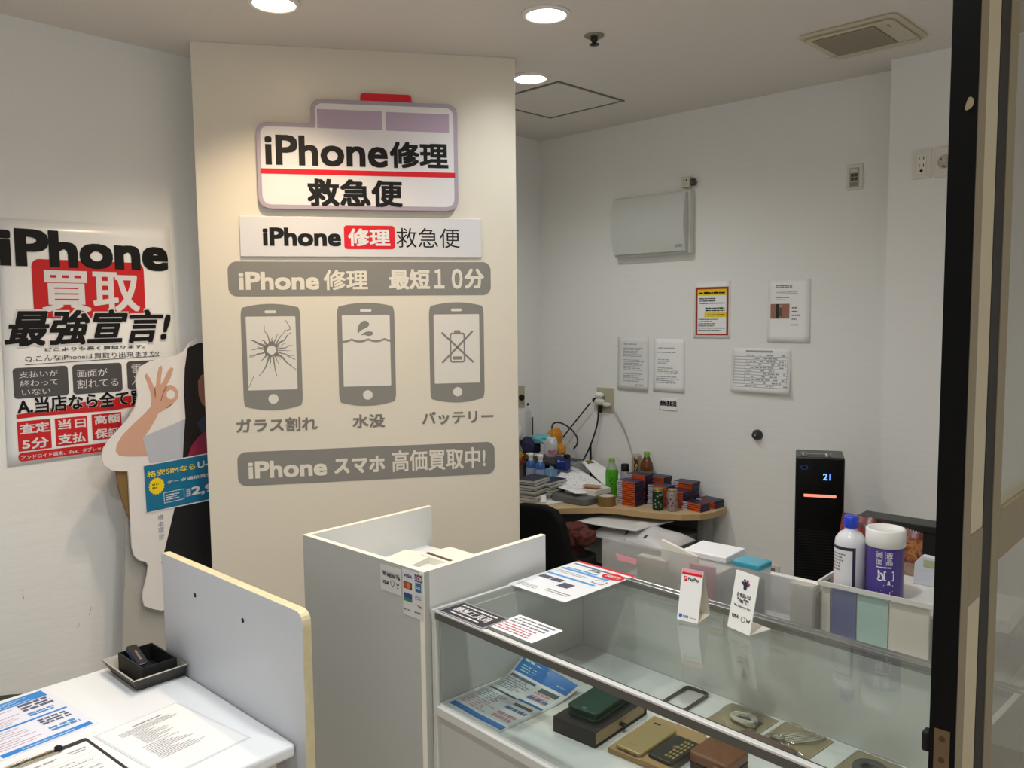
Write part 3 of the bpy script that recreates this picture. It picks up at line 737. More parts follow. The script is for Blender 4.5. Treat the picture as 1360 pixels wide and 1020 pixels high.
# ================================================================== TALL COUNTER BOX (between divider and showcase)
t = thing('counter_box', 'tall white open-topped counter box with card stickers on its front', 'counter', (-1.838, 1.335, 0))
k = .018
MB().box(-.277, .277, 0, k, 0, 1.03).build('front_panel', [mat('counter_front_shaded', 'b4b5af', .36)], t, bevel=.001)  # darker than the side panels: the front's shade is put into its colour
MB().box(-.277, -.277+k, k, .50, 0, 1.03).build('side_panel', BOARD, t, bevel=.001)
MB().box(.277-k, .277, k, .475, 0, 1.03).build('side_panel', BOARD, t, bevel=.001)
MB().box(-.277+k, .277-k, k, .475, .88, .898).build('shelf', BOARD, t)
MB().box(-.277+k, .277-k, .455, .473, 0, .88).build('back_panel', BOARD, t)
mb = MB(); e = .0004
mb.box(-.277, .277, 0, k, 1.03, 1.03+e); mb.box(-.277, -.277+k, k, .5, 1.03, 1.03+e); mb.box(.277-k, .277, k, .475, 1.03, 1.03+e); mb.box(.277-k, .277, -e, 0, 0, 1.03)
mb.build('edge_band', EDGE, t)
# stickers on its front
CF = Plane((0, 1.335, 0), (1, 0, 0), (0, 0, 1))
def sticker(name, label, lb, rt, m):
    p = CF.at(*lb, .0004); A, B = p.uv(*lb), p.uv(*rt)
    t = thing(name, label, 'sticker', M=p.M()); MB().prism(rect(A[0], A[1], B[0], B[1]), .0002, .0007).build('sheet', m, t); return t, p, A, B
t, p, A, B = sticker('payment_sticker', 'pale sticker with three small black payment marks on the counter box front', (506, 782), (532.5, 757), mat('sticker_pale', 'cfcec9', .4))
mb = MB(); z = .001
T(mb, 'お支払いはVisaで!', p.uv(508, 759.5), p.uv(530.5, 763.5), z, 0, 0); T(mb, 'We welcome Visa', p.uv(508.8, 763.6), p.uv(531.5, 764.8), z, 0, .02)
T(mb, 'VISA', p.uv(509, 774.0), p.uv(516.5, 771.6), z, 0, .03, .2)
c = p.uv(521.5, 774.5); n = 20; o_ = disc(*c, .0085, n); i_ = disc(*c, .0068, n)
for q in range(n): mb.flat([o_[q], o_[(q+1) % n], i_[(q+1) % n], i_[q]], z, 0)
c = p.uv(528.5, 777); mb.flat([(c[0]-.008, c[1]+.008), (c[0]-.003, c[1]-.004), (c[0], c[1]+.002), (c[0]+.003, c[1]-.004), (c[0]+.008, c[1]+.008), (c[0]+.003, c[1]+.001), (c[0]-.003, c[1]+.001)], z, 0)
mb.flat([(c[0]-.004, c[1]-.010), (c[0]+.004, c[1]-.010), (c[0]+.003, c[1]-.008), (c[0]-.003, c[1]-.008)], z, 0)
mb.build('print', INK, t)
t, p, A, B = sticker('card_sticker', 'white sticker with coloured card brand tiles on the counter box corner', (536, 815), (562, 763.5), mat('sticker_white', 'd2d1cf', .4))
def card_tile(l, r, m, nm, w=.001): A, B = p.uv(*l), p.uv(*r); MB().prism(rrect(A[0], A[1], B[0], B[1], .002), .0008, w).build(nm, m, t); return A, B
mb = MB(); T(mb, 'VISA', p.uv(536.5, 765), p.uv(547.5, 764.5), .001, 0, .03, .2); mb.build('blue_lettering', mat('card_blue', '20305e', .4), t)
A, B = p.uv(551, 770), p.uv(560.5, 767); h_ = .020; 
for q, (nm, ch, cl) in enumerate((('blue_tile', 'J', '1c4a8a'), ('red_tile', 'C', '8e1c2c'), ('green_tile', 'B', '1c6a3c'))):
    x = A[0]+q*.0098; mb = MB(); mb.prism(rrect(x, A[1]-.004, x+.009, A[1]+.016, .003), .0008, .001, 0); T(mb, ch, (x+.0015, A[1]+.001), (x+.0075, A[1]+.011), .0012, 1, .03)
    mb.build(nm, [mat('tile_'+nm, cl, .4), SIGNW], t)
mb = MB(); l = p.uv(536.3, 780); r = p.uv(547.3, 774.5); 
mb.prism(rrect(l[0], l[1], r[0], r[1], .002), .0008, .001, 0); cy = (l[1]+r[1])/2; cx = (l[0]+r[0])/2
mb.flat(disc(cx-.005, cy, .0085), .0013, 1); mb.flat(disc(cx+.005, cy, .0085), .0015, 2)
mb.build('orange_tile', [mat('card_dark', '3a2320', .4), mat('tile_red', 'b8402a', .4), mat('tile_orange', 'c87a2a', .4)], t)
l = p.uv(552, 785.5); r = p.uv(559.5, 776); mb = MB(); mb.prism(rrect(l[0], l[1], r[0], r[1], .001), .0008, .001, 0); lines(mb, l[0]+.003, l[1]+.008, r[0]-.003, r[1]-.008, 2, .0012, 1, 3, .6, .9); mb.build('blue_card_tile', [mat('tile_sea_blue', '2c5f8e', .4), SIGNW], t)
l = p.uv(536.8, 796.5); r = p.uv(547.5, 789.5); mb = MB(); mb.prism(rrect(l[0], l[1], r[0], r[1], .001), .0008, .001, 0); mb.flat(rect(l[0], l[1], r[0], (l[1]*.6+r[1]*.4)), .0012, 1); mb.build('blue_green_tile', [mat('tile_indigo', '2b3c74', .4), mat('tile_green', '2a7a5c', .4)], t)
mb = MB(); l = p.uv(551.5, 796); lines(mb, l[0], l[1], l[0]+.024, l[1]+.012, 2, .001, 0, 8, .5, .9); l = p.uv(537, 810); lines(mb, l[0], l[1], l[0]+.026, l[1]+.010, 1, .001, 0, 9, .5, .9); l = p.uv(551, 815); lines(mb, l[0], l[1], l[0]+.026, l[1]+.010, 1, .001, 0, 10, .5, .9)
mb.build('grey_print', INKG, t)
mb = MB(); l = p.uv(552, 806); mb.flat([(l[0], l[1]+.008), (l[0]+.024, l[1]-.001), (l[0]+.024, l[1]+.005)], .001, 0); mb.build('red_swoosh', PRED, t)
# papers lying in the top of the counter box
TP = Plane((0, 0, .8985), (1, 0, 0), (0, 1, 0))
def paper_at(name, label, cat, cx, cy, w_, h_, rz, z0, th, m, lay=None):
    t = thing(name, label, cat, (cx, cy, z0), math.radians(rz)); mb = MB(); mb.prism(rect(-w_/2, -h_/2, w_/2, h_/2), .0001, th); mb.build('sheet', m, t)
    return t
t = paper_at('envelope_stack', 'cream printed pad lying in the counter box nearest its left panel', 'pad', -1.985, 1.60, .12, .22, 14, .8985, .016, PAPERW)
mb = MB()
for q in range(7): mb.flat(rect(-.05, -.085+q*.025, .05, -.0845+q*.025), .0163, 0)
mb.build('ruling', INKM, t)
t = paper_at('brown_edged_book', 'cream booklet with a brown edge strip at the back of the counter box', 'booklet', -1.87, 1.735, .21, .12, -4, .8985, .020, PAPERW)
MB().prism(rect(-.105, -.045, .105, -.03), .0202, .0206).build('brown_strip', mat('brown_strip', '5c4638', .6), t)
t = paper_at('phone_leaflet', 'printed leaflet with a phone drawing lying in the counter box by the right panel', 'leaflet', -1.72, 1.53, .25, .26, 3, .8985, .022, PAPER)
mb = MB(); z = .0224
lines(mb, -.10, -.02, .10, .02, 1, z, 0, 41, .75, .9); lines(mb, -.105, -.07, .0, -.04, 1, z, 0, 42, .5, .8); lines(mb, -.09, .04, .02, .06, 1, z, 0, 43, .5, .9); lines(mb, -.06, .075, .09, .09, 1, z, 0, 45, .5, .9)
mb.build('print', INKG, t)
mb = MB(); mb.flat(rrect(.03, .035, .055, .09, .004), z, 1); mb.flat(rrect(.032, .042, .053, .083, .001), z+.0003, 0); mb.build('phone_drawing', [mat('screen_pale', 'cfd2d8', .3), mat('phone_ink', '3b3234', .4)], t)
t = paper_at('red_printed_slip', 'small slip with red and black print at the back edge of the counter box', 'slip', -1.69, 1.765, .16, .08, -8, .8985, .024, PAPER)
mb = MB(); lines(mb, -.07, -.03, .07, .03, 4, .0244, 0, 44, .5, .8); mb.build('print', [mat('slip_red', '9a5a5c', .5)], t)

# ================================================================== GLASS SHOWCASE
HWID, DEPTH, ZT = .595, .57, .93
t = thing('glass_showcase', 'aluminium-framed glass display counter with white base in front of the staff area', 'showcase', (-.9615, 1.3105, 0), math.radians(-4.0))
hw = HWID; dp = DEPTH; WH = mat('case_white', 'd6d6d2', .35)
MB().box(-hw+.012, hw-.012, .012, dp-.004, 0.0, .655).build('base_cabinet', [mat('case_base', 'c3c2bd', .4)], t, bevel=.001)
MB().box(-hw+.018, hw-.018, .010, dp-.012, .6555, .684).build('display_floor', mat('case_floor', 'e6e7e6', .12, coat=.5), t)
for s, nm in ((-1, 'side_panel'), (1, 'side_panel')):
    xx = s*(hw-.012)
    MB().box(xx-.006, xx+.006, .016, dp-.012, .685, .912).build(nm, WH, t)
MB().box(-hw+.02, hw-.02, dp-.012, dp-.006, .685, .912).build('back_panel', mat('case_back', 'cfd0cb', .25, coat=.4), t)
MB().box(-hw+.012, hw-.012, .008, .013, .685, .912).build('front_glass', GLASS, t)
MB().box(-hw+.010, hw-.010, .006, dp-.006, .9262, .9317).build('top_glass', GLASS, t)
def rail(nm, a, b, c, d, e, f, m=ALU): MB().box(a, b, c, d, e, f).build(nm, m, t, bevel=.0015)
RAILF = mat('rail_shaded_front', '5d5b55', .45, .3); RAILT = mat('rail_bright_top', 'dcdcda', .3, .25)  # one aluminium rail: its shaded front and lit top put into two colours
rail('front_rail', -hw+.016, hw-.016, 0, .013, .908, .9262, RAILF); rail('front_lip', -hw+.016, hw-.016, -.001, .0125, .9262, .932, RAILT); rail('front_seal', -hw+.016, hw-.016, .0125, .0155, .9317, .9321, mat('seal_dark', '3a3935', .5))
rail('back_rail', -hw, hw, dp-.014, dp, .905, .9262, ALUD); rail('back_lip', -hw+.002, hw-.002, dp-.012, dp+.001, .9262, .932, ALU); rail('back_track', -hw+.002, hw-.002, dp-.036, dp-.024, .9317, .9335, ALU)
SATW = mat('frame_white', 'd6d5cf', .35, .1)
rail('side_rail', -hw, -hw+.012, -.001, dp-.014, .905, .932, SATW); rail('side_rail', hw-.012, hw, -.001, dp-.014, .905, .932, SATW)
for xx in (-hw, hw-.016):
    for yy in (0, dp-.016): rail('corner_post', xx, xx+.016, yy, yy+.016, 0, .905, SATW)
rail('lower_rail', -hw+.016, hw-.016, -.002, .012, .655, .678, SATW)
# ---- on the glass top
TG = Plane((0, 0, ZT+.0015), (1, 0, 0), (0, 1, 0))
def put(name, label, cat, cx, cy, z0, rz=0, group=None): return thing(name, label, cat, (cx, cy, z0), math.radians(rz), group)
t = put('licence_plate_card', 'black licence card with white Japanese lettering on the front corner of the showcase', 'card', -1.440, 1.389, ZT+.0022, -4)
MB().prism(rrect(-.087, -.044, .087, .044, .003), 0, .002).build('plate', mat('plate_grey', '8d8d92', .4), t)
mb = MB(); mb.flat(rrect(-.082, -.039, .082, .039, .003), .0023); mb.build('black_field', mat('plate_black', '1c1b22', .35), t)
mb = MB(); T(mb, '機械工具商', (-.066, -.016), (.066, .016), .0026, 0, .012); lines(mb, -.07, .02, .07, .031, 1, .0026, 0, 51, .6, .95); lines(mb, -.06, -.031, .05, -.021, 1, .0026, 0, 52, .6, .95)
mb.build('lettering', SIGNW, t)
t = put('handwritten_card', 'white handwritten card in black and red ink beside the black licence card', 'card', -1.283, 1.412, ZT+.0022, -4)
MB().prism(rect(-.074, -.052, .074, .052), 0, .001).build('sheet', PAPER, t)
mb = MB(); lines(mb, -.065, .002, .066, .046, 3, .0013, 0, 54, .62, .9); mb.build('black_writing', INKG, t)
mb = MB(); lines(mb, -.066, -.046, .066, .0, 4, .0013, 0, 55, .62, .8); mb.build('red_writing', mat('red_pen', 'b06a78', .6), t)
t = put('offer_flyer', 'white product flyer with a red price oval on the back corner of the showcase top', 'flyer', -1.424, 1.766, ZT+.0022, -3)
W, Hh = .215, .298
MB().prism(rect(-W/2, -Hh/2, W/2, Hh/2), 0, .0012).build('sheet', mat('flyer_gloss', 'eceef2', .2, coat=.3), t)
z = .0015
mb = MB(); mb.flat(rect(-W/2, Hh/2-.012, W/2, Hh/2), z, 0); mb.flat(disc(.068, .098, .036, 28, .026), z, 0); mb.build('red_print', RED, t)
mb = MB(); T(mb, '500円', (.044, .087), (.092, .109), z+.0003, 0, .03); mb.build('oval_lettering', SIGNW, t)
mb = MB()
for y in (.058, -.002, ): mb.flat(rect(-W/2+.008, y, W/2-.03, y+.012), z)
mb.flat(rect(-W/2+.01, .118, .02, .122), z); lines(mb, -.09, .07, .03, .085, 1, z, 0, 57, .7, .95)
mb.build('blue_print', mat('flyer_print_blue', '4d9ad6', .4), t)
mb = MB()
for cx, cy, w_, h_ in ((-.075, -.03, .04, .024), (-.03, -.03, .04, .024), (.02, -.05, .04, .036)): mb.flat(rect(cx-w_/2, cy-h_/2, cx+w_/2, cy+h_/2), z)
mb.build('picture_dark', mat('picture_dark', '4b4f63', .3), t)
mb = MB(); mb.flat(rrect(.05, .02, .09, .05, .002), z, 1); mb.flat(rrect(.053, .023, .087, .047, .001), z+.0003, 0); mb.build('tablet_picture', [mat('pict_pale', 'dfe3ee', .3), mat('pict_frame', '7c4450', .4)], t)
mb = MB(); T(mb, '品', (.0, .093), (.018, .11), z, 0, .02); T(mb, '品', (-.022, .093), (-.004, .11), z, 0, .02); lines(mb, -.095, -.13, -.02, -.105, 3, z, 0, 58, .4, .9); lines(mb, .0, -.12, .09, -.095, 2, z, 0, 59, .4, .9); lines(mb, -.09, .028, .03, .05, 2, z, 0, 60, .35, .8); mb.build('print', INKG, t)
# payment stands: tilted card on a folded foot
def stand(name, label, a, b, hgt, lean, foot, m):
    a = Vector(a); b = Vector(b); d = (b-a); W = d.length; rz = math.atan2(d.y, d.x)
    t = thing(name, label, 'payment stand', (a.x, a.y, ZT+.0022), rz)
    R = Matrix.Rotation(math.radians(90-lean), 4, 'X')
    MB().prism(rrect(0, 0, W, hgt, .003), -.002, 0, M=R).build('card', m, t)
    mb = MB(); by = math.sin(math.radians(lean))*hgt
    return t, R, W, hgt, by
t, R, W, Hh, by = stand('payment_stand', 'small white payment stand with a red top band on the showcase, first of two', (-1.045, 1.703, 0), (-.990, 1.709, 0), .125, 14, .05, PLAST)
mb = MB(); top = (0, math.sin(math.radians(14))*Hh, math.cos(math.radians(14))*Hh)
mb.add([(W*.0, top[1]+.002, top[2]-.002), (W, top[1]+.002, top[2]-.002), (W, .072, 0), (0, .072, 0), (0, top[1]+.004, top[2]-.002), (W, top[1]+.004, top[2]-.002), (W, .075, 0), (0, .075, 0)],
       [(0, 1, 2, 3), (7, 6, 5, 4), (0, 4, 5, 1), (1, 5, 6, 2), (2, 6, 7, 3), (3, 7, 4, 0)])
mb.box(0, W, .004, .073, 0, .0015)
mb.build('folded_foot', mat('stand_foot', 'd5cfc2', .4), t)
z = .0005
mb = MB(); mb.flat(rect(.001, Hh*.885, W-.001, Hh*.93), z, 0, R); mb.flat(rrect(W*.12, Hh*.76, W*.29, Hh*.855, .002), z, 0, R); mb.build('red_print', RED, t)
mb = MB(); mb.flat(rect(.001, Hh*.93, W-.001, Hh*.999), z, 0, R); mb.build('pink_top', mat('pink_tab', 'e39aa6', .5), t)
mb = MB(); T(mb, 'PayPay', (W*.33, Hh*.765), (W*.86, Hh*.845), z, 0, .02, 0, R); lines(mb, W*.12, Hh*.69, W*.88, Hh*.715, 1, z, 0, 62, .5, .95); mb.v = [v for v in mb.v]
mb.build('lettering', INK, t)
mb = MB(); T(mb, 'P', (W*.16, Hh*.78), (W*.25, Hh*.84), z+.0003, 0, .03, .2, R); mb.build('mark', SIGNW, t)
mb = MB(); mb.flat(rrect(W*.08, Hh*.06, W*.23, Hh*.125, .002), z, 0, R); mb.build('blue_mark', mat('mark_blue', '1f5fae', .4), t)
mb = MB(); T(mb, '支付宝', (W*.27, Hh*.065), (W*.52, Hh*.115), z, 0, .02, 0, R); mb.build('blue_lettering', mat('mark_blue2', '2a4f8c', .4), t)
mb = MB(); lines(mb, W*.6, Hh*.06, W*.9, Hh*.10, 1, z, 0, 63, .5, .95)
mb.v = [R @ v for v in mb.v]; mb.build('grey_print', INKM, t)
t, R, W, Hh, by = stand('payment_stand', 'larger white acrylic payment stand with black print on the showcase, second of two', (-.930, 1.742, 0), (-.862, 1.722, 0), .138, 12, .06, PLAST)
MB().box(.0, W, .002, .07, 0, .002).build('folded_foot', mat('acrylic_foot', 'dad6cc', .25), t)
mb = MB(); T(mb, 'お支払いは', (W*.2, Hh*.57), (W*.8, Hh*.645), z, 0, .02, 0, R); T(mb, '"Visa"で!', (W*.24, Hh*.475), (W*.74, Hh*.555), z, 0, .02, 0, R); T(mb, 'We welcome Visa', (W*.14, Hh*.40), (W*.86, Hh*.435), z, 0, .01, 0, R)
T(mb, 'VISA', (W*.12, Hh*.20), (W*.42, Hh*.26), z, 0, .03, .2, R)
c = (W*.62, Hh*.215); o_ = disc(*c, .0068, 20); i_ = disc(*c, .0054, 20)
for q in range(20): mb.flat([o_[q], o_[(q+1) % 20], i_[(q+1) % 20], i_[q]], z, 0, R)
c = (W*.84, Hh*.21); mb.flat([(c[0]-.007, c[1]+.008), (c[0]-.003, c[1]-.004), (c[0], c[1]+.002), (c[0]+.003, c[1]-.004), (c[0]+.007, c[1]+.008), (c[0]+.002, c[1]+.002), (c[0]-.002, c[1]+.002)], z, 0, R)
mb.build('print', INK, t)
mb = MB(); c = (W*.5, Hh*.80)
for k_, (dx, dy, rr, mi) in enumerate(((0, 0, .0075, 0), (-.009, .002, .004, 0), (.009, .002, .004, 1), (-.004, .009, .0035, 0), (.005, .009, .0035, 1), (0, -.008, .005, 0))): mb.flat(disc(c[0]+dx, c[1]+dy, rr, 14), z+.0001*k_, mi, R)
mb.build('emblem', [mat('emblem_navy', '2b2a4a', .4), mat('emblem_red', 'a03048', .4)], t)

# ---- inside the showcase
FZ = .6845
t = thing('tariff_sheet', 'curled blue and white price sheet inside the showcase at its left end', 'price sheet', (-1.419, 1.365, FZ), math.radians(-4))
def curl(u, v, off=0.0, W=.21, L=.297):
    yy = v*L; lift = 0.0
    if v > .60:
        s_ = (v-.60)/.40; lift = (s_**1.6)*(.052-.030*u); yy = .60*L+(v-.60)*L*(1-.10*s_)
    return ((u-.5)*W, yy-.004, .0008+lift+off+.0008*math.sin(u*9))
MB().grid(curl, 10, 24, th=.0005).build('sheet', mat('tariff_paper', 'dfe3e6', .3), t)
def cpatch(nm, items, m):
    mb = MB()
    for u0, v0, u1, v1 in items:
        n = max(1, int((v1-v0)*40)); nu = 4 if u1-u0 > .3 else 1
        mb.grid(lambda a, b: curl(u0+(u1-u0)*a, v0+(v1-v0)*b, .0007), nu, n, 0, smooth=True)
    return mb.build(nm, m, t)
cpatch('blue_band', [(.03, .80, .97, .985), (.03, .02, .97, .085), (.55, .485, .97, .515)], BLUE2)
rn = random.Random(11)
def curows(v0, v1, rows, u0, u1, fill=.45):
    out = []; h = (v1-v0)/rows
    for q in range(rows):
        u = u0; v = v1-(q+1)*h
        end = u0+(u1-u0)*rn.uniform(.6, 1)
        while u < end: e_ = min(end, u+rn.uniform(.03, .12)); out.append((u, v+h*.25, e_, v+h*(.25+fill))); u = e_+.015
    return out
cpatch('band_print', curows(.92, .965, 1, .08, .75, .5)+curows(.82, .905, 3, .1, .9, .35), mat('tariff_yellow', 'b9dcc8', .5))
cpatch('grey_print', curows(.55, .78, 8, .05, .5)+curows(.30, .44, 5, .05, .5), mat('tariff_grey', '8b9096', .6))
cpatch('dark_heading', [(.05, .74, .5, .765), (.05, .475, .52, .50), (.60, .70, .92, .76), (.60, .40, .9, .44)], mat('tariff_dark', '53606c', .6))
cpatch('pink_print', curows(.12, .28, 5, .05, .55)+curows(.55, .70, 3, .58, .95, .6)+curows(.13, .25, 2, .6, .95, .7), mat('tariff_pink', 'c79aa0', .6))
cpatch('blue_print', curows(.56, .62, 1, .58, .95, .7)+curows(.30, .36, 1, .58, .95, .7), mat('tariff_blue', '4466a4', .5))
t = put('drawer_gift_box', 'dark brown drawer box with a cream front under the green phone wallet', 'box', -1.165, 1.553, FZ, 1)
bx, by_, bh = .062, .108, .038
mb = MB(); k_ = .0025
mb.box(-bx, bx, -by_, by_, bh-k_, bh); mb.box(-bx, bx, -by_, by_, 0, k_); mb.box(-bx, -bx+k_, -by_, by_, k_, bh-k_); mb.box(bx-k_, bx, -by_, by_, k_, bh-k_, 1) if False else None
mb.box(-bx+k_, bx, -by_, -by_+k_, k_, bh-k_); mb.box(-bx+k_, bx, by_-k_, by_, k_, bh-k_)
mb.build('sleeve', mat('box_brown', '1f1718', .5), t)
MB().box(-bx+.004, bx-.004, -by_+.004, by_-.004, .004, bh-.004).build('drawer', mat('drawer_cream', 'b39f78', .5), t)
MB().box(bx-.004, bx+.012, -.007, .007, .016, .019).build('pull_tab', mat('tab_brown', '2a1d18', .5), t)
t = put('green_phone_wallet', 'dark green leather phone wallet lying on the brown drawer box', 'phone wallet', -1.170, 1.555, FZ+bh, 3)
GR = mat('green_leather', '093629', .42, mottle=.15, mscale=60)
MB().prism(rrect(-.044, -.079, .044, .079, .014), 0.0005, .007).build('back_cover', GR, t, bevel=.002)
MB().prism(rrect(-.040, -.075, .041, .075, .012), .007, .017).build('phone_block', mat('wallet_core', '0a2b24', .5), t)
MB().prism(rrect(-.044, -.079, .044, .079, .014), .017, .024).build('front_cover', GR, t, bevel=.0025)
MB().prism(rrect(-.004, -.070, .006, -.064, .001), .0241, .0246).build('emblem', mat('wallet_emblem', '5a8878', .3), t)
t = put('kraft_carton_tray', 'open kraft cardboard tray inside the showcase with a gold phone on it', 'box', -.998, 1.553, FZ, 1)
KR = mat('kraft', 'a98a5e', .7, mottle=.06, mscale=40)
MB().box(-.075, .066, -.098, .098, 0, .012).build('carton', KR, t, bevel=.001)
mb = MB(); mb.prism([(.0, -.098), (.098, -.098), (.082, -.075), (.082, -.035), (.0, -.035)], .0121, .0135, 0); mb.prism([(-.01, .03), (.08, .02), (.10, .06), (.088, .085), (-.01, .098)], .0121, .0135, 0)
mb.build('flap', KR, t)
t = put('keypad_phone', 'dark keypad handset with gold keys tucked beside the gold phone', 'phone', -.948, 1.535, FZ+.0137, -2)
MB().prism(rrect(-.030, -.06, .036, .055, .008), 0, .009).build('body', mat('keypad_body', '2a2823', .35), t, bevel=.002)
mb = MB()
for a in range(3):
    for b in range(6): mb.box(.004+a*.009, .010+a*.009, -.043+b*.015, -.034+b*.015, .009, .0102)
mb.build('key', mat('key_gold', 'b7a46a', .35, .6), t)
MB().box(-.004, .004, .0, .012, .009, .0095).build('badge', mat('key_badge', '6a6256', .3), t)
t = put('gold_phone', 'gold smartphone lying face down on the kraft tray', 'smartphone', -1.022, 1.537, FZ+.0137, -1)
GOLD = mat('gold_metal', 'b09b6c', .35, .35)
MB().prism(rrect(-.036, -.076, .036, .076, .011, 8), 0.0001, .0085).build('body', GOLD, t, bevel=.003, seg=3)
MB().box(-.022, -.006, .062, .068, .0085, .0091).build('camera_slot', mat('cam_dark', '2b2518', .2), t, bevel=.0005)
mb = MB(); mb.box(-.008, .008, -.0768, -.0758, .003, .0055); mb.box(.018, .026, -.0768, -.0758, .003, .0055); mb.build('port', mat('port_dark', '4a3e24', .4), t)
mb = MB(); lines(mb, -.012, -.052, .012, -.048, 1, .0087, 0, 3, .6, .95); mb.build('engraving', mat('engrave', '8a7a4e', .4), t)
t = put('brown_leather_case', 'brown leather clutch case with flap beside the kraft tray in the showcase', 'leather case', -.848, 1.558, FZ, -2)
LB_ = mat('brown_leather', '74492c', .45, mottle=.2, mscale=40); LD = mat('brown_leather_dark', '45301f', .5, mottle=.2, mscale=40)
MB().prism(rrect(-.048, -.046, .048, .046, .010), 0, .018).build('lower_half', LD, t, bevel=.004)
MB().prism(rrect(-.049, -.047, .049, .047, .012), .020, .044).build('upper_half', LB_, t, bevel=.006, seg=3)
mb = MB(); mb.prism(rrect(-.049, -.0475, .049, .0475, .012), .018, .020); mb.build('zip', mat('zip_dark', '2a1d14', .5), t)
mb = MB(); mb.box(.016, .040, -.056, -.0472, .002, .036); mb.build('strap', mat('strap_brown', '7a4a2c', .5), t, bevel=.002)
t = put('grey_leather_wallet', 'dusky brown flat wallet behind the brown leather case', 'wallet', -.812, 1.698, FZ, -8)
MB().prism(rrect(-.07, -.033, .07, .033, .012), 0, .016).build('cover', mat('mauve_leather', '6b5247', .5), t, bevel=.004)
MB().prism(rrect(-.069, -.0335, .069, .0335, .012), .007, .0085).build('seam', LD, t)
t = put('bumper_case', 'empty dark metal phone bumper frame lying on the showcase floor', 'phone bumper', -1.072, 1.793, FZ, -1)
o_ = rrect(-.034, -.062, .034, .062, .011, 6); i_ = rrect(-.031, -.059, .031, .059, .008, 6); n = len(o_); mb = MB()
for q in range(n):
    r_ = (q+1) % n
    vs = [(*o_[q], 0), (*o_[r_], 0), (*i_[r_], 0), (*i_[q], 0)]; vt = [(x, y, .009) for x, y, _ in vs]
    mb.add(vs+vt, [(4, 5, 6, 7), (0, 1, 5, 4), (2, 3, 7, 6), (3, 2, 1, 0)])
mb.build('frame', mat('bumper_metal', '4b4744', .25, .9), t)
CARD = mat('packet_card', 'a59675', .65)
def bag(t, w_, h_, zb, rz, seed, ht=.022):
    rn = random.Random(seed); ph = [rn.uniform(0, 6) for _ in range(4)]
    def f(u, v):
        b_ = (math.sin(PI*u)*math.sin(PI*v))**.5
        return ((u-.5)*w_, (v-.5)*h_, zb+b_*ht*(.7+.3*math.sin(7*u+ph[0])*math.sin(6*v+ph[1]))+.003*math.sin(17*u+9*v+ph[2])*b_)
    MB().grid(f, 18, 18).build('clear_bag', CLEARP, t)
def packet(label, cx, cy, rz, w_, h_, art):
    t = put('cable_packet', label, 'packet', cx, cy, FZ, rz, 'cable packets in the showcase')
    MB().prism(rect(-w_/2, -h_/2, w_/2, h_/2), 0, .0015).build('backing_card', CARD, t)
    art(t)
    bag(t, w_*.94, h_*.94, .002, 0, len(label), .034)
    return t
WIRE = mat('cable_white', 'cfc8b8', .4); WIRE2 = mat('cable_brown', '8f8468', .4)
def coil(t, cx, cy, z0, r, turns, m, thick=.0022, nm='coil'):
    pts = []
    for q in range(int(turns*20)+1):
        a = 2*PI*q/20; rr = r*(.8+.2*math.sin(q*.7)); pts.append((cx+rr*math.cos(a), cy+rr*.8*math.sin(a), z0+.0025+.0010*turns*(q/(turns*20))+.003*abs(math.sin(q*.31))))
    MB().tube(pts, thick, 6).build(nm, m, t)
def art1(t):
    coil(t, .01, .0, .004, .033, 6, WIRE, .003); coil(t, .035, -.02, .006, .016, 3, WIRE2, .002)
    MB().box(.02, .05, -.012, .025, .002, .024).build('clear_shell', CLEARP, t, bevel=.004)
def art2(t):
    mb = MB()
    for q in range(6): mb.tube([(-.045+q*.010, -.046+q*.003, .006), (-.02+q*.012, -.01+.004*q, .012), (.0+q*.009, .03+.004*q, .006)], .0022, 6)
    mb.build('cable', WIRE, t); coil(t, -.03, -.035, .004, .018, 2, WIRE2)
def art3(t):
    MB().lathe([(.018, .003), (.034, .003), (.036, .008), (.034, .013), (.018, .013), (.016, .008), (.018, .003)], 0, 0, 32).build('ring_coil', mat('ring_dark', '4b4a49', .4), t)
    coil(t, .03, .02, .004, .014, 2, WIRE2, nm='cable')
packet('clear bag of coiled white cable on beige card, nearest the bumper frame', -.915, 1.785, -4, .13, .135, art1)
packet('clear bag of straight bundled cable on beige card, in the middle of the packets', -.775, 1.790, -6, .125, .115, art2)
packet('beige packet with a dark ring coil at the right end of the showcase', -.60, 1.765, -6, .12, .14, art3)

# ================================================================== BACK WALL FITTINGS
def PY(y): return Plane((0, y, 0), (1, 0, 0), (0, 0, 1))
def PZ(z): return Plane((0, 0, z), (1, 0, 0), (0, 1, 0))
WM = Matrix(((1, 0, 0, 0), (0, 0, -1, 0), (0, 1, 0, 0), (0, 0, 0, 1)))      # sheet axes standing on a wall that faces -y
f = PY(3.565)
A, B = f.uv(812, 339), f.uv(908, 254)
t = thing('breaker_box', 'white wall-mounted breaker box with a closed cover high on the back wall', 'breaker box', ((A[0]+B[0])/2, WB, A[1]))
bw = (B[0]-A[0])/2; bh = B[1]-A[1]
BXM = mat('breaker_white', 'd2d2cb', .42)
MB().box(-bw-.008, bw+.012, -.045, 0, -.012, bh+.012).build('back_box', BXM, t, bevel=.004)
def cov(u, v): return ((u-.5)*2*bw, -.052-.034*math.sin(PI*min(1, .12+v*.76)), v*bh)
mb = MB(); nv = 12
prof = [(-.045, 0)]+[(-.060-.028*math.sin(PI*(.08+.84*k/nv)), bh*k/nv) for k in range(nv+1)]+[(-.045, bh)]
mb.prism([(y, z) for y, z in prof], -bw, bw, M=Matrix(((0, 0, 1, 0), (1, 0, 0, 0), (0, 1, 0, 0), (0, 0, 0, 1))))
mb.build('cover', mat('breaker_cover', 'c9cbc6', .35), t)
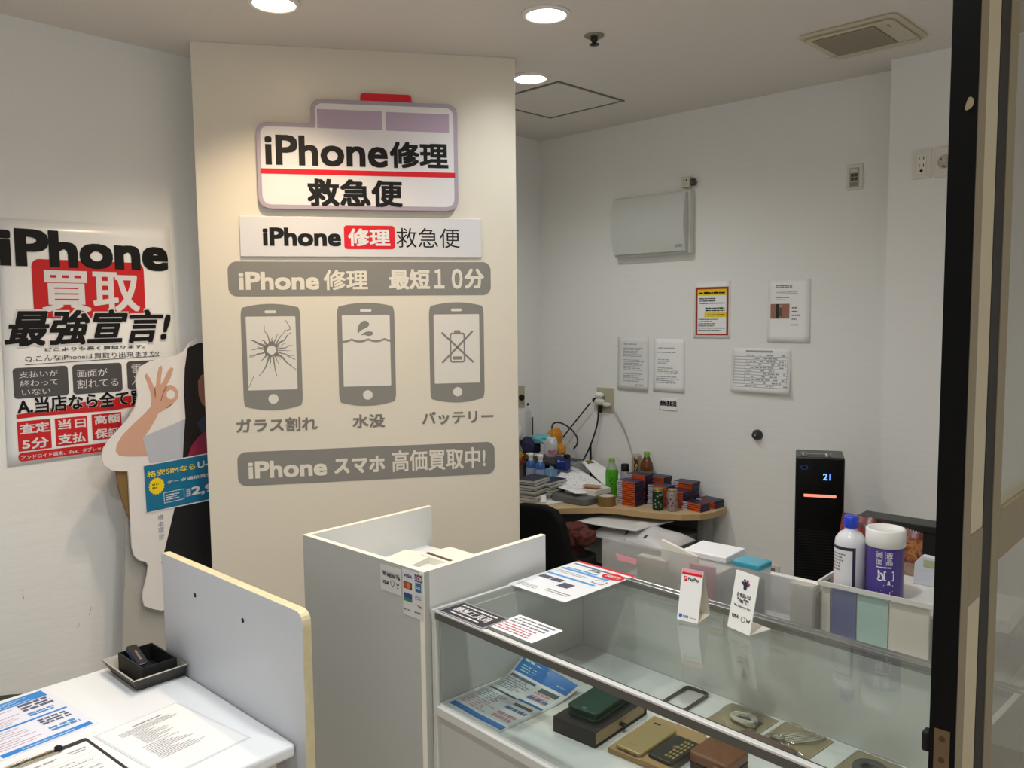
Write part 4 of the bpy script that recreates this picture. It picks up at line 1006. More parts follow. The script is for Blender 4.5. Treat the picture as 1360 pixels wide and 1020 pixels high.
MB().box(bw-.055, bw-.012, -.0745, -.066, .018, .040).build('label', mat('label_grey', 'aeb0ac', .5), t)
mb = MB(); lines(mb, bw-.052, .020, bw-.015, .038, 3, 0, 0, 70, .5, .8); mb.v = [Vector((v.x, -.0749, v.y)) for v in mb.v]; mb.build('label_print', INKG, t)
A, B = BW.uv(909, 253), BW.uv(924, 236)
t = thing('surface_outlet', 'small beige surface outlet with a plug at the top corner of the breaker box', 'outlet', (A[0]+.03, WB, A[1]+.03))
MB().box(-.028, .020, -.034, 0, -.022, .032).build('housing', BEIGE, t, bevel=.004)
mb = MB(); mb.box(-.015, -.010, -.0346, -.034, .008, .018); mb.box(-.002, .003, -.0346, -.034, .008, .018); mb.box(-.008, -.003, -.0346, -.034, -.008, -.003); mb.build('slots', INK, t)
MB().lathe([(.018, 0), (.018, .018), (.012, .024)], 0, 0, 16).build('plug', mat('plug_grey', '4b4a46', .5), t, M=Matrix.Translation((.020, -.017, .002)) @ Matrix.Rotation(PI/2, 4, 'Y'))
def plate(name, label, cat, pl, lb, rt, th=.008):
    A, B = pl.uv(*lb), pl.uv(*rt); w_ = (B[0]-A[0])/2; h_ = (B[1]-A[1])/2
    t = thing(name, label, cat, (A[0]+w_, pl.o.y, A[1]+h_))
    MB().prism(rrect(-w_, -h_, w_, h_, .005), 0, th).build('cover_plate', mat('plate_white2', 'dcd9cf', .3), t, M=WM, bevel=.0025)
    return t, w_, h_
t, w_, h_ = plate('wall_controller', 'small white ventilation controller with four dark buttons high on the back wall', 'controller', BW, (1125, 253.5), (1147, 217))
MB().prism(rect(-w_*.62, -h_*.82, w_*.55, h_*.72), .008, .011).build('inner_frame', mat('ctrl_frame', 'a9a79c', .4), t, M=WM)
MB().prism(rect(-w_*.5, h_*.35, w_*.42, h_*.62), .011, .0125).build('display', mat('ctrl_disp', 'cfd2d0', .2), t, M=WM)
mb = MB()
for a in (0, 1):
    for b in (0, 1): mb.prism(rrect(-w_*.42+a*w_*.45, -h_*.28+b*h_*.30, -w_*.06+a*w_*.45, -h_*.04+b*h_*.30, .002), .011, .014)
mb.build('button', mat('ctrl_button', '3a3d40', .4), t, M=WM)
mb = MB(); mb.prism(rect(-w_*.5, -h_*.7, w_*.42, -h_*.42), .011, .0125); mb.build('switch', mat('ctrl_switch', '8a887c', .4), t, M=WM)
PR = PY(3.505)
t, w_, h_ = plate('duplex_outlet', 'cream vertical duplex outlet plate on the back wall, whole beside the black door edge', 'outlet', PR, (1212, 239), (1238, 197))
MB().prism(rrect(-.017, -.038, .017, .036, .003), .008, .010).build('socket_face', mat('socket_face', 'e4e1d6', .35), t, M=WM)
mb = MB()
for y in (.022, -.006):
    mb.prism(rect(-.010, y-.007, -.007, y+.007), .010, .0106); mb.prism(rect(.006, y-.006, .009, y+.006), .010, .0106)
mb.prism(disc(0, -.027, .006, 14), .010, .0106); mb.build('slots', INK, t, M=WM)
t, w_, h_ = plate('twist_outlet', 'cream outlet plate with a round twist socket, half hidden by the black door edge', 'outlet', PR, (1241.5, 236.5), (1270, 193))
MB().lathe([(.026, .008), (.026, .010), (.023, .010), (.022, .0085), (.0, .0085)], 0, 0, 28).build('round_socket', mat('socket_ring', 'b9b6a8', .4), t, M=WM)
mb = MB()
for a in (.4, 2.5, 4.6): mb.prism([(.016*math.cos(a+d)*s_, .016*math.sin(a+d)*s_) for s_, d in ((1, -.3), (1.2, -.3), (1.2, .3), (1, .3))], .0086, .0106)
mb.build('slots', INK, t, M=WM)
t, w_, h_ = plate('low_outlet', 'beige outlet plate low on the back wall, seen over the cyan pack', 'outlet', BW, (1016, 771), (1036, 752))
MB().prism(rrect(-.016, -.03, .016, .03, .003), .008, .010).build('socket_face', mat('socket_dark', '6f6858', .4), t, M=WM)
A = BW.uv(1006.5, 577.5)
t = thing('door_stop', 'small round black rubber knob on the bare back wall above the tower heater', 'door stop', (A[0], WB, A[1]))
MB().lathe([(.026, 0), (.026, .008), (.020, .016), (.018, .028), (.010, .032), (0, .032)], 0, 0, 24).build('knob', mat('rubber_dark', '26262a', .4), t, M=WM)
MB().lathe([(.006, .032), (.006, .0335), (0, .034)], 0, 0, 12).build('screw', ALU, t, M=WM)
# ---- papers taped to the back wall
def wall_sheet(name, label, lb, rt, m=PAPER, w=.0015, bulge=.0):
    p = BW.at(*lb, w); A, B = p.uv(*lb), p.uv(*rt)
    t = thing(name, label, 'notice', M=p.M()); W, Hh = B[0], B[1]
    def f(u, v): return (u*W, v*Hh, bulge*((1-v)**2)*(.6+.4*u)+.0003)
    MB().grid(f, 6, 10, th=.0005).build('sheet', m, t)
    return t, p, W, Hh, f
def bf(fn, W, Hh):   # prints follow the sheet
    return fn
t, p, W, Hh, f = wall_sheet('warning_notice', 'notice with a thick red-brown border and yellow bands on the back wall', (921.5, 449.5), (970.5, 372.5))
z = .0008
mb = MB(); a, b, c, d = W*.05, Hh*.06, W*.95, Hh*.90; e = W*.055
for r_ in (rect(a, b, c, b+e*.7), rect(a, d-e, c, d), rect(a, b+e*.7, a+e, d-e), rect(c-e, b+e*.7, c, d-e)): mb.flat(r_, z)
mb.build('border', mat('notice_red', '9c2f1e', .5), t)
mb = MB(); mb.flat(rect(a+e, Hh*.755, c-e, d-e), z); mb.flat(rect(W*.30, Hh*.375, c-e, Hh*.455), z); mb.build('yellow_band', YEL, t)
mb = MB(); lines(mb, W*.15, Hh*.77, W*.88, Hh*.825, 1, z+.0002, 0, 71, .6, .95); lines(mb, W*.16, Hh*.60, W*.85, Hh*.72, 3, z, 0, 72, .5, .6)
lines(mb, W*.32, Hh*.47, W*.88, Hh*.55, 2, z, 0, 73, .6, .9); lines(mb, W*.34, Hh*.40, W*.85, Hh*.435, 1, z+.0002, 0, 74, .5, .8); lines(mb, W*.13, Hh*.13, W*.86, Hh*.36, 6, z, 0, 75, .4, .5)
mb.build('print', INK, t)
t, p, W, Hh, f = wall_sheet('photo_notice', 'white notice with a small brown photo taped on the back wall', (1019.5, 454), (1077, 369.5), bulge=.006)
z = .0009
mb = MB(); mb.flat(rect(W*.07, Hh*.375, W*.52, Hh*.61), z+.002, 0); mb.flat(rect(W*.20, Hh*.375, W*.28, Hh*.61), z+.0023, 1); mb.flat([(W*.27, Hh*.42), (W*.34, Hh*.40), (W*.36, Hh*.53), (W*.30, Hh*.57)], z+.0024, 2); mb.flat(disc(W*.315, Hh*.575, W*.03, 12), z+.0025, 3)
mb.build('photo', [mat('photo_brick', 'a0705a', .4, mottle=.25, mscale=60), mat('photo_black', '2a2626', .4), mat('photo_grey', '55585a', .4), mat('photo_pale', 'a8a49c', .4)], t)
mb = MB(); lines(mb, W*.18, Hh*.86, W*.6, Hh*.91, 2, z, 0, 76, .8, .9); lines(mb, W*.18, Hh*.76, W*.72, Hh*.81, 2, z, 0, 77, .4, .7); lines(mb, W*.18, Hh*.66, W*.55, Hh*.73, 2, z+.0005, 0, 78, .4, .5); lines(mb, W*.58, Hh*.34, W*.8, Hh*.58, 4, z+.0022, 0, 79, .4, .5); lines(mb, W*.56, Hh*.26, W*.78, Hh*.29, 1, z+.003, 0, 80, .6, .8)
mb.build('print', INKG, t)
t, p, W, Hh, f = wall_sheet('table_form', 'wide ruled form sheet curling off the back wall below the photo notice', (971.5, 519), (1051, 463), bulge=.022)
def wp(u, v, o=.0008): x, y, zz = f(u, v); return (x, y, zz+o)
mb = MB()
for k in range(11):
    v = .12+.068*k; n = 6
    mb.grid(lambda a, b: wp(.05+.90*a, v+(b-.5)*.012), 6, 1)
for u in (.05, .24, .95): mb.grid(lambda a, b: wp(u+(a-.5)*.006, .22+b*.58), 1, 10)
rn = random.Random(81)
for k in range(11):
    v = .12+.068*k; u = .26
    while u < .92:
        e_ = u+rn.uniform(.02, .08)
        if rn.random() < .55: mb.grid(lambda a, b: wp(u+(e_-u)*a, v+.018+b*.028), 1, 1)
        u = e_+.015
mb.grid(lambda a, b: wp(.25+.45*a, .90+.045*b), 4, 1)
mb.build('ruling', INKM, t)
t, p, W, Hh, f = wall_sheet('letter_sheet', 'grey printed letter sheet on the back wall directly above the outlet', (821, 516.5), (861.5, 447.5), mat('paper_grey', 'dfe0df', .65), bulge=.012)
mb = MB(); rn = random.Random(82)
def wrows(v0, v1, rows, u0, u1, p_=.7):
    h = (v1-v0)/rows
    for q in range(rows):
        v = v1-(q+1)*h; u = u0; end = u0+(u1-u0)*rn.uniform(.65, 1)
        while u < end:
            e_ = min(end, u+rn.uniform(.05, .2)); mb.grid(lambda a, b: wp(u+(e_-u)*a, v+h*(.3+.45*b)), 1, 1); u = e_+.02
wrows(.84, .88, 1, .2, .8); wrows(.62, .80, 6, .18, .88); wrows(.36, .58, 7, .2, .88); wrows(.15, .32, 5, .2, .88); wrows(.09, .12, 1, .6, .9)
mb.build('print', INKM, t)
t, p, W, Hh, f = wall_sheet('memo_sheet', 'thin white memo sheet on the back wall between the grey letter and the red-bordered notice', (868, 519), (909.5, 450), bulge=.006)
mb = MB(); wrows(.80, .84, 1, .15, .9); wrows(.72, .76, 1, .1, .9); wrows(.52, .62, 3, .15, .55); wrows(.33, .46, 4, .15, .85); wrows(.15, .30, 4, .1, .9); mb.build('print', INKM, t)
t, p, W, Hh, f = wall_sheet('name_strip', 'small white strip with bold black characters on the back wall below the memo sheet', (875, 544.5), (899.5, 529.5))
mb = MB(); T(mb, '通報連絡図', (W*.05, Hh*.36), (W*.96, Hh*.80), .0009, 0, .03); mb.build('lettering', INK, t)
# ---- outlet above the desk, plugs and cables
t, w_, h_ = plate('desk_outlet', 'beige wall outlet above the desk with white and black plugs in it', 'outlet', BW, (793.5, 546), (816, 515.5), .008)
t.children[0].data.materials[0] = mat('plate_beige', 'b4af98', .4)
MB().ball((-.022, -.03, .028), .030, .020, .016, nu=14, nv=8).build('white_plug', PLAST, t)
mb = MB(); mb.ball((-.02, -.03, -.01), .036, .022, .020, nu=14, nv=8); mb.ball((.022, -.024, -.024), .030, .018, .014, nu=12, nv=8); mb.build('adapter_plug', mat('plug_cream', 'd6d4c8', .4), t)
MB().lathe([(.012, 0), (.014, -.02), (.008, -.045)], -.016, -.03, 12).build('black_plug', BLACKM, t, M=Matrix.Translation((0, 0, -.025)))
MB().ball((-.055, -.03, -.002), .014, .014, .014).build('black_plug', BLACKM, t)
def cable(name, label, pts, r, m, y=WB-.02):
    P_ = []
    for q in pts:
        P_.append(PY(q[2] if len(q) > 2 else y).p3(q[0], q[1]))
    # smooth the path
    for _ in range(3):
        N = [P_[0]]
        for a, b in zip(P_, P_[1:]): N.append(a*.75+b*.25); N.append(a*.25+b*.75)
        N.append(P_[-1]); P_ = N
    o = MB().tube(P_, r, 8).build(name, m, None); tag(o, label, 'cable'); return o
CB = mat('cable_black', '1a1a1b', .5); CGY = mat('cable_grey', 'a9a8a2', .5)
cable('power_cable', 'thick black cable dropping from the desk outlet behind the papers', [(795, 543), (794, 562), (786, 588), (779, 603, 3.6), (772, 615, 3.55), (758, 619, 3.5)], .0048, CB, 3.61)
cable('power_cable', 'black cable running slantwise from the outlet down to the orange pouch', [(784, 535), (768, 555), (752, 575), (741, 590, 3.6)], .004, CB, 3.61)
cable('looped_cable', 'black cable arching in a loop over the orange pouch', [(733, 572, 3.5), (733, 563, 3.5), (742, 560, 3.5), (756, 567, 3.52), (767, 580, 3.53), (767, 590, 3.53), (762, 596, 3.53)], .0045, CB)
cable('thin_cable', 'pale grey cable running from the outlet down to the tall coffee can', [(815, 545), (824, 558), (832, 577), (837, 592), (840, 606, 3.6)], .0032, CGY, 3.625)

# ================================================================== DESK in the back
ZD = .725
DK = PZ(ZD)
t = thing('office_desk', 'wood-topped office desk with a wavy front edge in the back corner', 'desk', (-2.55, 3.3, 0))
fr = [(-3.13, 2.80), (-2.90, 2.94), (-2.768, 3.005), (-2.66, 3.03), (-2.574, 3.055), (-2.49, 3.15), (-2.42, 3.225), (-2.33, 3.262), (-2.224, 3.28), (-2.137, 3.308), (-2.04, 3.355), (-1.973, 3.42), (-1.945, 3.50), (-1.945, 3.60), (-1.955, 3.64), (-3.15, 3.64)]
mb = MB(); mb.prism([(x+2.55, y-3.3) for x, y in fr], ZD-.030, ZD, 0, side=1)
mb.build('tabletop', [mat('desk_wood', 'c7ae87', .45, mottle=.06, mscale=20), mat('desk_edge', 'b89a6e', .5)], t, bevel=.002)
LG = mat('desk_leg', '7a7c7c', .45)
for x, y in ((-2.02, 3.55), (-3.08, 2.95), (-3.08, 3.55)):
    MB().prism(rrect(x+2.55-.03, y-3.3-.04, x+2.55+.03, y-3.3+.04, .02), 0, ZD-.03).build('leg', LG, t)
MB().box(-.55, .50, .28, .30, .30, ZD-.03).build('modesty_panel', mat('desk_panel', '5b5b58', .5), t)
# pedestal cabinet below
t = thing('drawer_pedestal', 'dark grey drawer pedestal under the office desk loaded with envelopes', 'drawer cabinet', (-2.27, 3.22, 0))
PG = mat('pedestal_grey', '6d6d66', .5)
MB().box(-.26, .22, 0, .40, .04, .60).build('body', PG, t, bevel=.004)
for k in range(3):
    MB().box(-.25, .21, -.014, 0, .06+k*.18, .225+k*.18).build('drawer', mat('pedestal_front', '77776f', .45), t, bevel=.003)
    MB().box(-.05, .05, -.024, -.014, .19+k*.18, .20+k*.18).build('handle', mat('pedestal_handle', '3b3b38', .4), t)
for x in (-.2, .16):
    for y in (.05, .35): MB().cyl(x, y, .02, 0, .04, 12).build('foot', BLACKM, t)
def sheetq(name, label, cat, cs, z, m, th=.0006, wav=.0, seed=0, stuffed=0.0, parent=None, n=12, top=None):
    """loose sheet through four floor-plan corners with a little waviness"""
    rn = random.Random(seed); ph = [rn.uniform(0, 6) for _ in range(4)]
    cx = sum(c[0] for c in cs)/4; cy = sum(c[1] for c in cs)/4
    def f(u, v):
        x = (cs[0][0]*(1-u)+cs[1][0]*u)*(1-v)+(cs[3][0]*(1-u)+cs[2][0]*u)*v
        y = (cs[0][1]*(1-u)+cs[1][1]*u)*(1-v)+(cs[3][1]*(1-u)+cs[2][1]*u)*v
        zz = wav*(1+math.sin(6*u+ph[0]+2*v)*.6+math.sin(5*v+ph[1]-u)*.6)+(top(u, v) if top else 0)
        return (x-cx, y-cy, zz)
    t = thing(name, label, cat, (cx, cy, z))
    MB().grid(f, n, n, th=th).build('sheet', m, t)
    return t, f
t = thing('padded_parcel', 'crumpled white padded envelope on the drawer pedestal under the desk', 'parcel', (-2.20, 3.26, .600))
def par(u, v):
    b_ = max(0, math.sin(PI*u)*math.sin(PI*v))**.45
    return ((u-.5)*.44, (v-.5)*.26, .004+b_*.062*(1+.14*math.sin(11*u+4*v)+.12*math.sin(9*v-6*u)))
mb = MB(); mb.grid(par, 30, 22); mb.grid(lambda u, v: ((u-.5)*.44, (.5-v)*.26, .001), 2, 2); mb.build('envelope', mat('parcel_white', 'd6d5d6', .35), t)
mb = MB(); rn = random.Random(3)
for q in range(5):
    u, v = rn.uniform(.25, .95), rn.uniform(.06, .3); mb.grid(lambda a, b: (Vector(par(u+a*.03, v+b*.10))+Vector((0, 0, .001))), 2, 4)
mb.build('purple_print', mat('parcel_print', '6a3550', .5), t)
t, f = sheetq('flat_envelope', 'large flat white envelope lying on top of the padded parcel under the desk', 'envelope', [(-2.47, 3.10), (-2.15, 3.14), (-2.12, 3.42), (-2.44, 3.40)], .668, mat('envelope_white', 'd9d8d4', .5), .004, .002, 4)
def lump(mb, c, rx, ry, rz_, seed, amp=.25, pw=.65, nu=26, nv=16):
    from mathutils import noise
    sg = lambda x: math.copysign(abs(x)**pw, x)
    vs = []; fs = []
    for j in range(nv+1):
        t_ = PI*j/nv
        for i in range(nu):
            a = 2*PI*i/nu
            d = Vector((sg(math.sin(t_))*sg(math.cos(a)), sg(math.sin(t_))*sg(math.sin(a)), sg(math.cos(t_))))
            q = 1+amp*noise.noise(d*2.3+Vector((seed*3.1, seed*1.7, 0)))+amp*.5*noise.noise(d*5.5+Vector((0, seed*2.3, seed)))
            vs.append((c[0]+rx*q*d.x, c[1]+ry*q*d.y, c[2]+rz_*max(-1, q*d.z)))
    for j in range(nv):
        for i in range(nu):
            i2 = (i+1) % nu; fs.append((j*nu+i, (j+1)*nu+i, (j+1)*nu+i2, j*nu+i2))
    return mb.add(vs, fs, 0, True)
# office chair seen from behind
f = PY(2.70)
t = thing('office_chair', 'black high-backed office chair standing in front of the wooden desk', 'chair', (-2.44, 2.55, 0))
pp = [f.uv(*q) for q in [(646, 690), (660, 674), (690, 669), (718, 672), (733, 679), (743, 694), (750, 720), (757, 765), (760, 830), (650, 830)]]
mb = MB(); mb.prism([(x+2.44, y) for x, y in pp], -.20, -.15, M=WM); mb.build('backrest', mat('office_black', '070708', .8, spec=.2), t, bevel=.015, seg=3)
MB().prism(rrect(-.24, .16, .28, .54, .08), .42, .50).build('seat', mat('office_black', '070708', .8, spec=.2), t, bevel=.02)
MB().cyl(0, .38, .025, .10, .42, 16).build('gas_lift', BLACKM, t)
MB().box(-.03, .03, .13, .30, .38, .60).build('back_support', BLACKM, t)
for k in range(5):
    a = 2*PI*k/5+.3; x, y = .23*math.cos(a), .34+.23*math.sin(a)
    l = MB().tube([(0, .38, .10), (x, y, .07)], .018, 8).build('leg', BLACKM, t)
    MB().ball((x, y, .03), .03).build('caster', BLACKM, l)
t = thing('jacket', 'crumpled dark red and navy jacket hanging at the side of the office chair', 'jacket', (-2.20, 2.98, 0))
g = PY(2.98)
def cloth(px, py, rx, ry, rz_, seed): q = g.p3(px, py); return lump(MB(), (q.x+2.20, 0, q.z), rx, ry, rz_, seed, .35)
cloth(762, 709, .060, .07, .05, 1).build('red_cloth', mat('cloth_red', '55231c', .85, mottle=.3, mscale=25), t, sub=1)
cloth(777, 714, .040, .06, .035, 2).build('sleeve', mat('cloth_red', '55231c', .85), t, sub=1)
cloth(757, 738, .055, .08, .07, 4).build('lining', mat('cloth_brown', '4a2a20', .85, mottle=.3, mscale=25), t, sub=1)
q = g.p3(772, 740)
mb = MB(); mb.lathe([(.075, .502), (.08, .56), (.05, q.z+.0)], q.x+2.18, .02, 20); mb.build('navy_cloth', mat('cloth_navy', '17181e', .85, mottle=.3, mscale=25), t, sub=1)

# ---- stacks of flat boxes on the desk
BXO = mat('carton_orange', 'c4521f', .45); BXN = mat('carton_navy', '2a2648', .4); BXW = mat('carton_white', 'b9b4c0', .45)
BT = .0105; BXX, BYY = .110, .076
mb = MB()
h = BT-.0024
x0 = -BXX+.032
vs = [(-BXX, 0, 0), (x0, 0, 0), (0, 0, 0), (0, BYY, 0), (-BXX, BYY, 0), (-BXX, 0, h), (x0, 0, h), (0, 0, h), (0, BYY, h), (-BXX, BYY, h)]
mb.add(vs, [(0, 1, 6, 5)], 2); mb.f += [[1, 2, 7, 6], [2, 3, 8, 7], [3, 4, 9, 8], [4, 0, 5, 9], [5, 6, 7, 8, 9], [4, 3, 2, 1, 0]]; mb.mi += [0, 1, 1, 2, 1, 1]; mb.sm += [False]*6
ORD = ['lowest', 'second up', 'third up', 'fourth up', 'fifth up', 'sixth up', 'seventh up', 'eighth up', 'ninth up', 'tenth up', 'eleventh up', 'twelfth up', 'thirteenth up', 'fourteenth up']
proto = mb.build('film_box', [BXO, BXN, BXW])
first = [True]
def stack(desc, x, y, n, rz=0.0, z0=ZD, seed=0):
    rn = random.Random(seed)
    for k in range(n):
        o = proto if first[0] else proto.copy()
        if not first[0]: C.objects.link(o)
        first[0] = False
        o.location = (x+rn.uniform(-.0025, .0025), y+rn.uniform(-.0022, .0022), z0+k*BT); o.rotation_euler = (0, 0, math.radians(rz+rn.uniform(-.8, .8)))
        pos = 'topmost' if k == n-1 else ORD[k]
        tag(o, 'thin orange and navy box, %s in %s' % (pos, desc), 'box', 'thin orange and navy boxes on the desk')
def hz(px, py, y): return PY(y).p3(px, py)
stack('the stack touching the tape roll', -2.288, 3.334, 12, 0, seed=1)
c = hz(854.5, 632.5, 3.415); stack('the second stack behind the tape roll', -2.290, 3.418, max(10, min(14, round((c.z-ZD)/BT))), 0, seed=2)
c = hz(881.5, 633, 3.53); stack('the stack nearest the brown bottle', c.x, 3.53, max(8, min(13, round((c.z-ZD)/BT))), 0, seed=3)
c = hz(884, 648, 3.41); stack('the stack behind the green can', c.x-.004, 3.425, max(5, min(11, round((c.z-ZD)/BT))), 0, seed=4)
c = hz(917.5, 642.4, 3.53); stack('the tall stack nearest the desk end', c.x, 3.54, max(7, min(13, round((c.z-ZD)/BT))), 0, seed=5)
c = hz(906, 653, 3.45); stack('the short stack behind the silver can', c.x, 3.455, max(4, min(8, round((c.z-ZD)/BT))), 0, seed=6)
stack('the low pile at the desk front', -1.985, 3.445, 4, -6, seed=7)
stack('the low pile at the desk end', -1.970, 3.545, 4, -10, seed=8)

# ---- bottles, cans, tape
def bottle_thing(name, label, cat, x, y, parts, z=ZD, rz=0):
    t = thing(name, label, cat, (x, y, z), rz)
    for nm, prof, m in parts: MB().lathe(prof, 0, 0, 28).build(nm, m, t)
    return t
bottle_thing('coffee_can', 'dark green drink can standing in front of the orange boxes', 'can', -2.176, 3.366, [
    ('can_body', [(.0, 0), (.022, 0), (.0265, .006), (.0265, .094), (.0235, .102)], mat('can_green', '1e3a26', .3, .3, mottle=.35, mscale=90)),
    ('can_rim', [(.0265, .094), (.0240, .103), (.0248, .106), (.0228, .106), (.021, .103), (0, .103)], mat('can_gold', 'b3a46a', .3, .8))])
bottle_thing('coffee_can', 'silver and red drink can standing in front of the orange boxes', 'can', -2.112, 3.392, [
    ('can_body', [(.0, 0), (.022, 0), (.0255, .006), (.0255, .094), (.0225, .102)], mat('can_silver', 'a89a9a', .3, .3, mottle=.4, mscale=90)),
    ('can_rim', [(.0255, .092), (.0230, .103), (.0238, .106), (.0218, .106), (.020, .103), (0, .103)], mat('can_gold', 'b3a46a', .3, .8))])
def can_print(t, R_, m, seed, n):
    rn = random.Random(seed); mb = MB()
    for q in range(n):
        a = math.atan2(-t.location.y, -t.location.x)+rn.uniform(-1.2, 1.2); zz = rn.uniform(.012, .082)
        mb.lathe([(R_, zz), (R_, zz+rn.uniform(.003, .010))], 0, 0, 3, 0, a0=a, a1=a+rn.uniform(.08, .35))
    mb.build('can_print', m, t)
cans = [o for o in C.objects if o.name.startswith('coffee_can')]
can_print(cans[0], .02665, mat('can_print_pale', '9aa888', .4), 3, 16); can_print(cans[1], .02565, mat('can_print_red', '6a2a2c', .4), 4, 22)
t = bottle_thing('green_tea_bottle', 'bright green tea bottle with a lime cap beside the crumpled papers', 'bottle', -2.515, 3.452, [
    ('bottle_body', [(0, 0), (.030, 0), (.033, .006), (.033, .135), (.030, .150)], mat('tea_green', '4fae1e', .25, trans=.15)),
    ('shoulder', [(.030, .150), (.020, .172), (.014, .182), (.014, .188)], mat('tea_clear', 'cfe0c4', .15, trans=.5)),
    ('cap', [(.016, .186), (.0165, .205), (.014, .207), (0, .207)], mat('cap_lime', '7fa83a', .4))])
mb = MB(); rn = random.Random(5)
for q in range(7):
    a = -1.9+rn.uniform(-.5, .9); zz = .03+q*.014; mb.lathe([(.0334, zz), (.0334, zz+.008)], 0, 0, 3, 0, a0=a, a1=a+.25)
mb.build('label_print', mat('tea_print', '17471a', .4), t)
c = hz(831.5, 627, 3.575); bottle_thing('black_capped_jar', 'small clear jar with a black cap behind the tallest box stack', 'jar', c.x, 3.565, [
    ('jar_body', [(0, 0), (.026, 0), (.028, .01), (.028, .105), (.018, .125)], mat('jar_clear', 'b9c4cf', .2, trans=.5)), ('cap', [(.021, .122), (.021, .158), (.018, .16), (0, .16)], BLACKM)])
c = hz(845.5, 604, 3.59)
t = bottle_thing('tall_coffee_can', 'tall beige coffee can with vertical dark lettering against the back wall', 'can', c.x, 3.59, [
    ('can_body', [(0, 0), (.024, 0), (.026, .005), (.026, c.z-ZD-.012), (.023, c.z-ZD-.004)], mat('can_beige', 'b39a80', .35, .2)), ('can_rim', [(.023, c.z-ZD-.004), (.0235, c.z-ZD), (.021, c.z-ZD), (0, c.z-ZD-.003)], mat('can_steel', 'b9b4aa', .3, .8))])
hh = c.z-ZD
mb = MB(); T(mb, 'BOSS', (0, 0), (.098, .027), 0, 0, .03)
R_ = .0263; a0 = math.atan2(-3.59, -c.x)
mb.v = [Vector((R_*math.cos(a0+(v.y-.015)/R_), R_*math.sin(a0+(v.y-.015)/R_), hh-.012-v.x)) for v in mb.v]
mb.build('lettering', mat('can_ink', '221a18', .4), t)
c = hz(859, 600, 3.58)
q = (c.z-ZD)/.207
bottle_thing('brown_tea_bottle', 'brown tea bottle with a green cap standing beside the tall coffee can', 'bottle', c.x, 3.58, [
    ('bottle_body', [(r_, z_*q) for r_, z_ in [(0, 0), (.031, 0), (.034, .006), (.034, .135), (.031, .155), (.018, .178), (.014, .188)]], mat('tea_brown', '6d3c16', .2, trans=.2)),
    ('label', [(.0344, .05*q), (.0344, .12*q)], mat('tea_label', '6f8a74', .4, mottle=.3, mscale=60)),
    ('cap', [(.0155, .186*q), (.016, .205*q), (.0135, .207*q), (0, .207*q)], mat('cap_green', '6fae2c', .4))])
t = thing('tape_roll', 'roll of brown packing tape lying on the desk in front of the boxes', 'tape', (-2.425, 3.283, ZD))
MB().lathe([(.036, 0), (.046, 0), (.046, .048), (.036, .048)], 0, 0, 40, smooth=False).build('tape', mat('tape_brown', '7e6236', .35), t)
MB().lathe([(.0362, .048), (.0362, 0), (.034, 0), (.034, .0482), (.0362, .0482)], 0, 0, 40).build('core', mat('tape_core', 'cfc8ba', .7), t)

# ---- papers and clutter at the left end of the desk
t = thing('paper_tray', 'dark grey round-cornered tray under the crumpled papers on the desk', 'tray', (-2.605, 3.30, ZD))
mb = MB(); mb.prism(rrect(-.125, -.12, .125, .11, .05), 0, .035); mb.build('base', mat('tray_dark', '62635f', .5), t, bevel=.006)
MB().prism([(-.06, -.05), (.11, -.02), (.12, .10), (-.01, .15)], .036, .062).build('stacked_papers', PAPERW, t)
def sheet3(name, label, cs, m, wav, seed, n=20):
    rn = random.Random(seed); ph = [rn.uniform(0, 6) for _ in range(4)]; o = sum(cs, Vector())/4
    def f(u, v):
        p_ = (cs[0]*(1-u)+cs[1]*u)*(1-v)+(cs[3]*(1-u)+cs[2]*u)*v-o
        p_.z += wav*(math.sin(5*u+ph[0]+2*v)+math.sin(6*v+ph[1]-2*u)); return p_
    t = thing(name, label, 'paper', tuple(o)); MB().grid(f, n, n, th=.0006).build('sheet', m, t); return t, f
pts = [hz(730, 641, 3.27), hz(764, 657, 3.20), hz(808, 648, 3.40), hz(757, 616, 3.50)]
t, f = sheet3('crumpled_sheet', 'large wavy printed sheet spread over the dark tray on the desk', pts, PAPER, .004, 5)
mb = MB(); rn = random.Random(6)
for q in range(70):
    u, v = rn.uniform(.12, .85), rn.uniform(.15, .85); mb.grid(lambda a, b: Vector(f(u+a*rn.uniform(.02, .05), v+b*.010))+Vector((0, 0, .0012)), 1, 1)
mb.build('print', INKM, t)
pts = [hz(772, 614, 3.53), hz(806, 647, 3.46), hz(827, 634, 3.56), hz(787, 609, 3.61)]
t, f = sheet3('back_sheet', 'white sheet with a dark yellow label behind the large wavy sheet', pts, PAPER, .003, 8)
mb = MB(); mb.grid(lambda a, b: Vector(f(.03+.13*a, .25+.55*b))+Vector((0, 0, .001)), 2, 3); mb.build('label', mat('olive_label', '7a6a34', .5), t)
c = hz(786, 646.5, 3.32)
t = thing('pink_card', 'small salmon pink card lying on the wavy sheet', 'card', (c.x, c.y, c.z+.002), .25)
MB().prism(rrect(-.045, -.028, .045, .028, .004), 0, .004).build('card', mat('salmon', 'c08a6c', .5), t)
c = DK.p3(719, 667)
t = thing('small_tub', 'small white round tub on the desk edge in front of the slim box piles', 'tub', (c.x, c.y+.012, ZD))
MB().lathe([(0, 0), (.026, 0), (.026, .008), (.018, .010), (.017, .034), (.014, .036), (0, .036)], 0, 0, 24).build('tub_body', PLAST, t)
pts = [DK.p3(*q) for q in ((724, 670), (748, 668), (756, 664), (728, 663))]
t, f = sheetq('torn_slip', 'torn white slip lying flat at the front of the desk beside the small tub', 'paper', [(v.x, v.y) for v in pts], ZD+.001, PAPER, .0006, .001, 9)
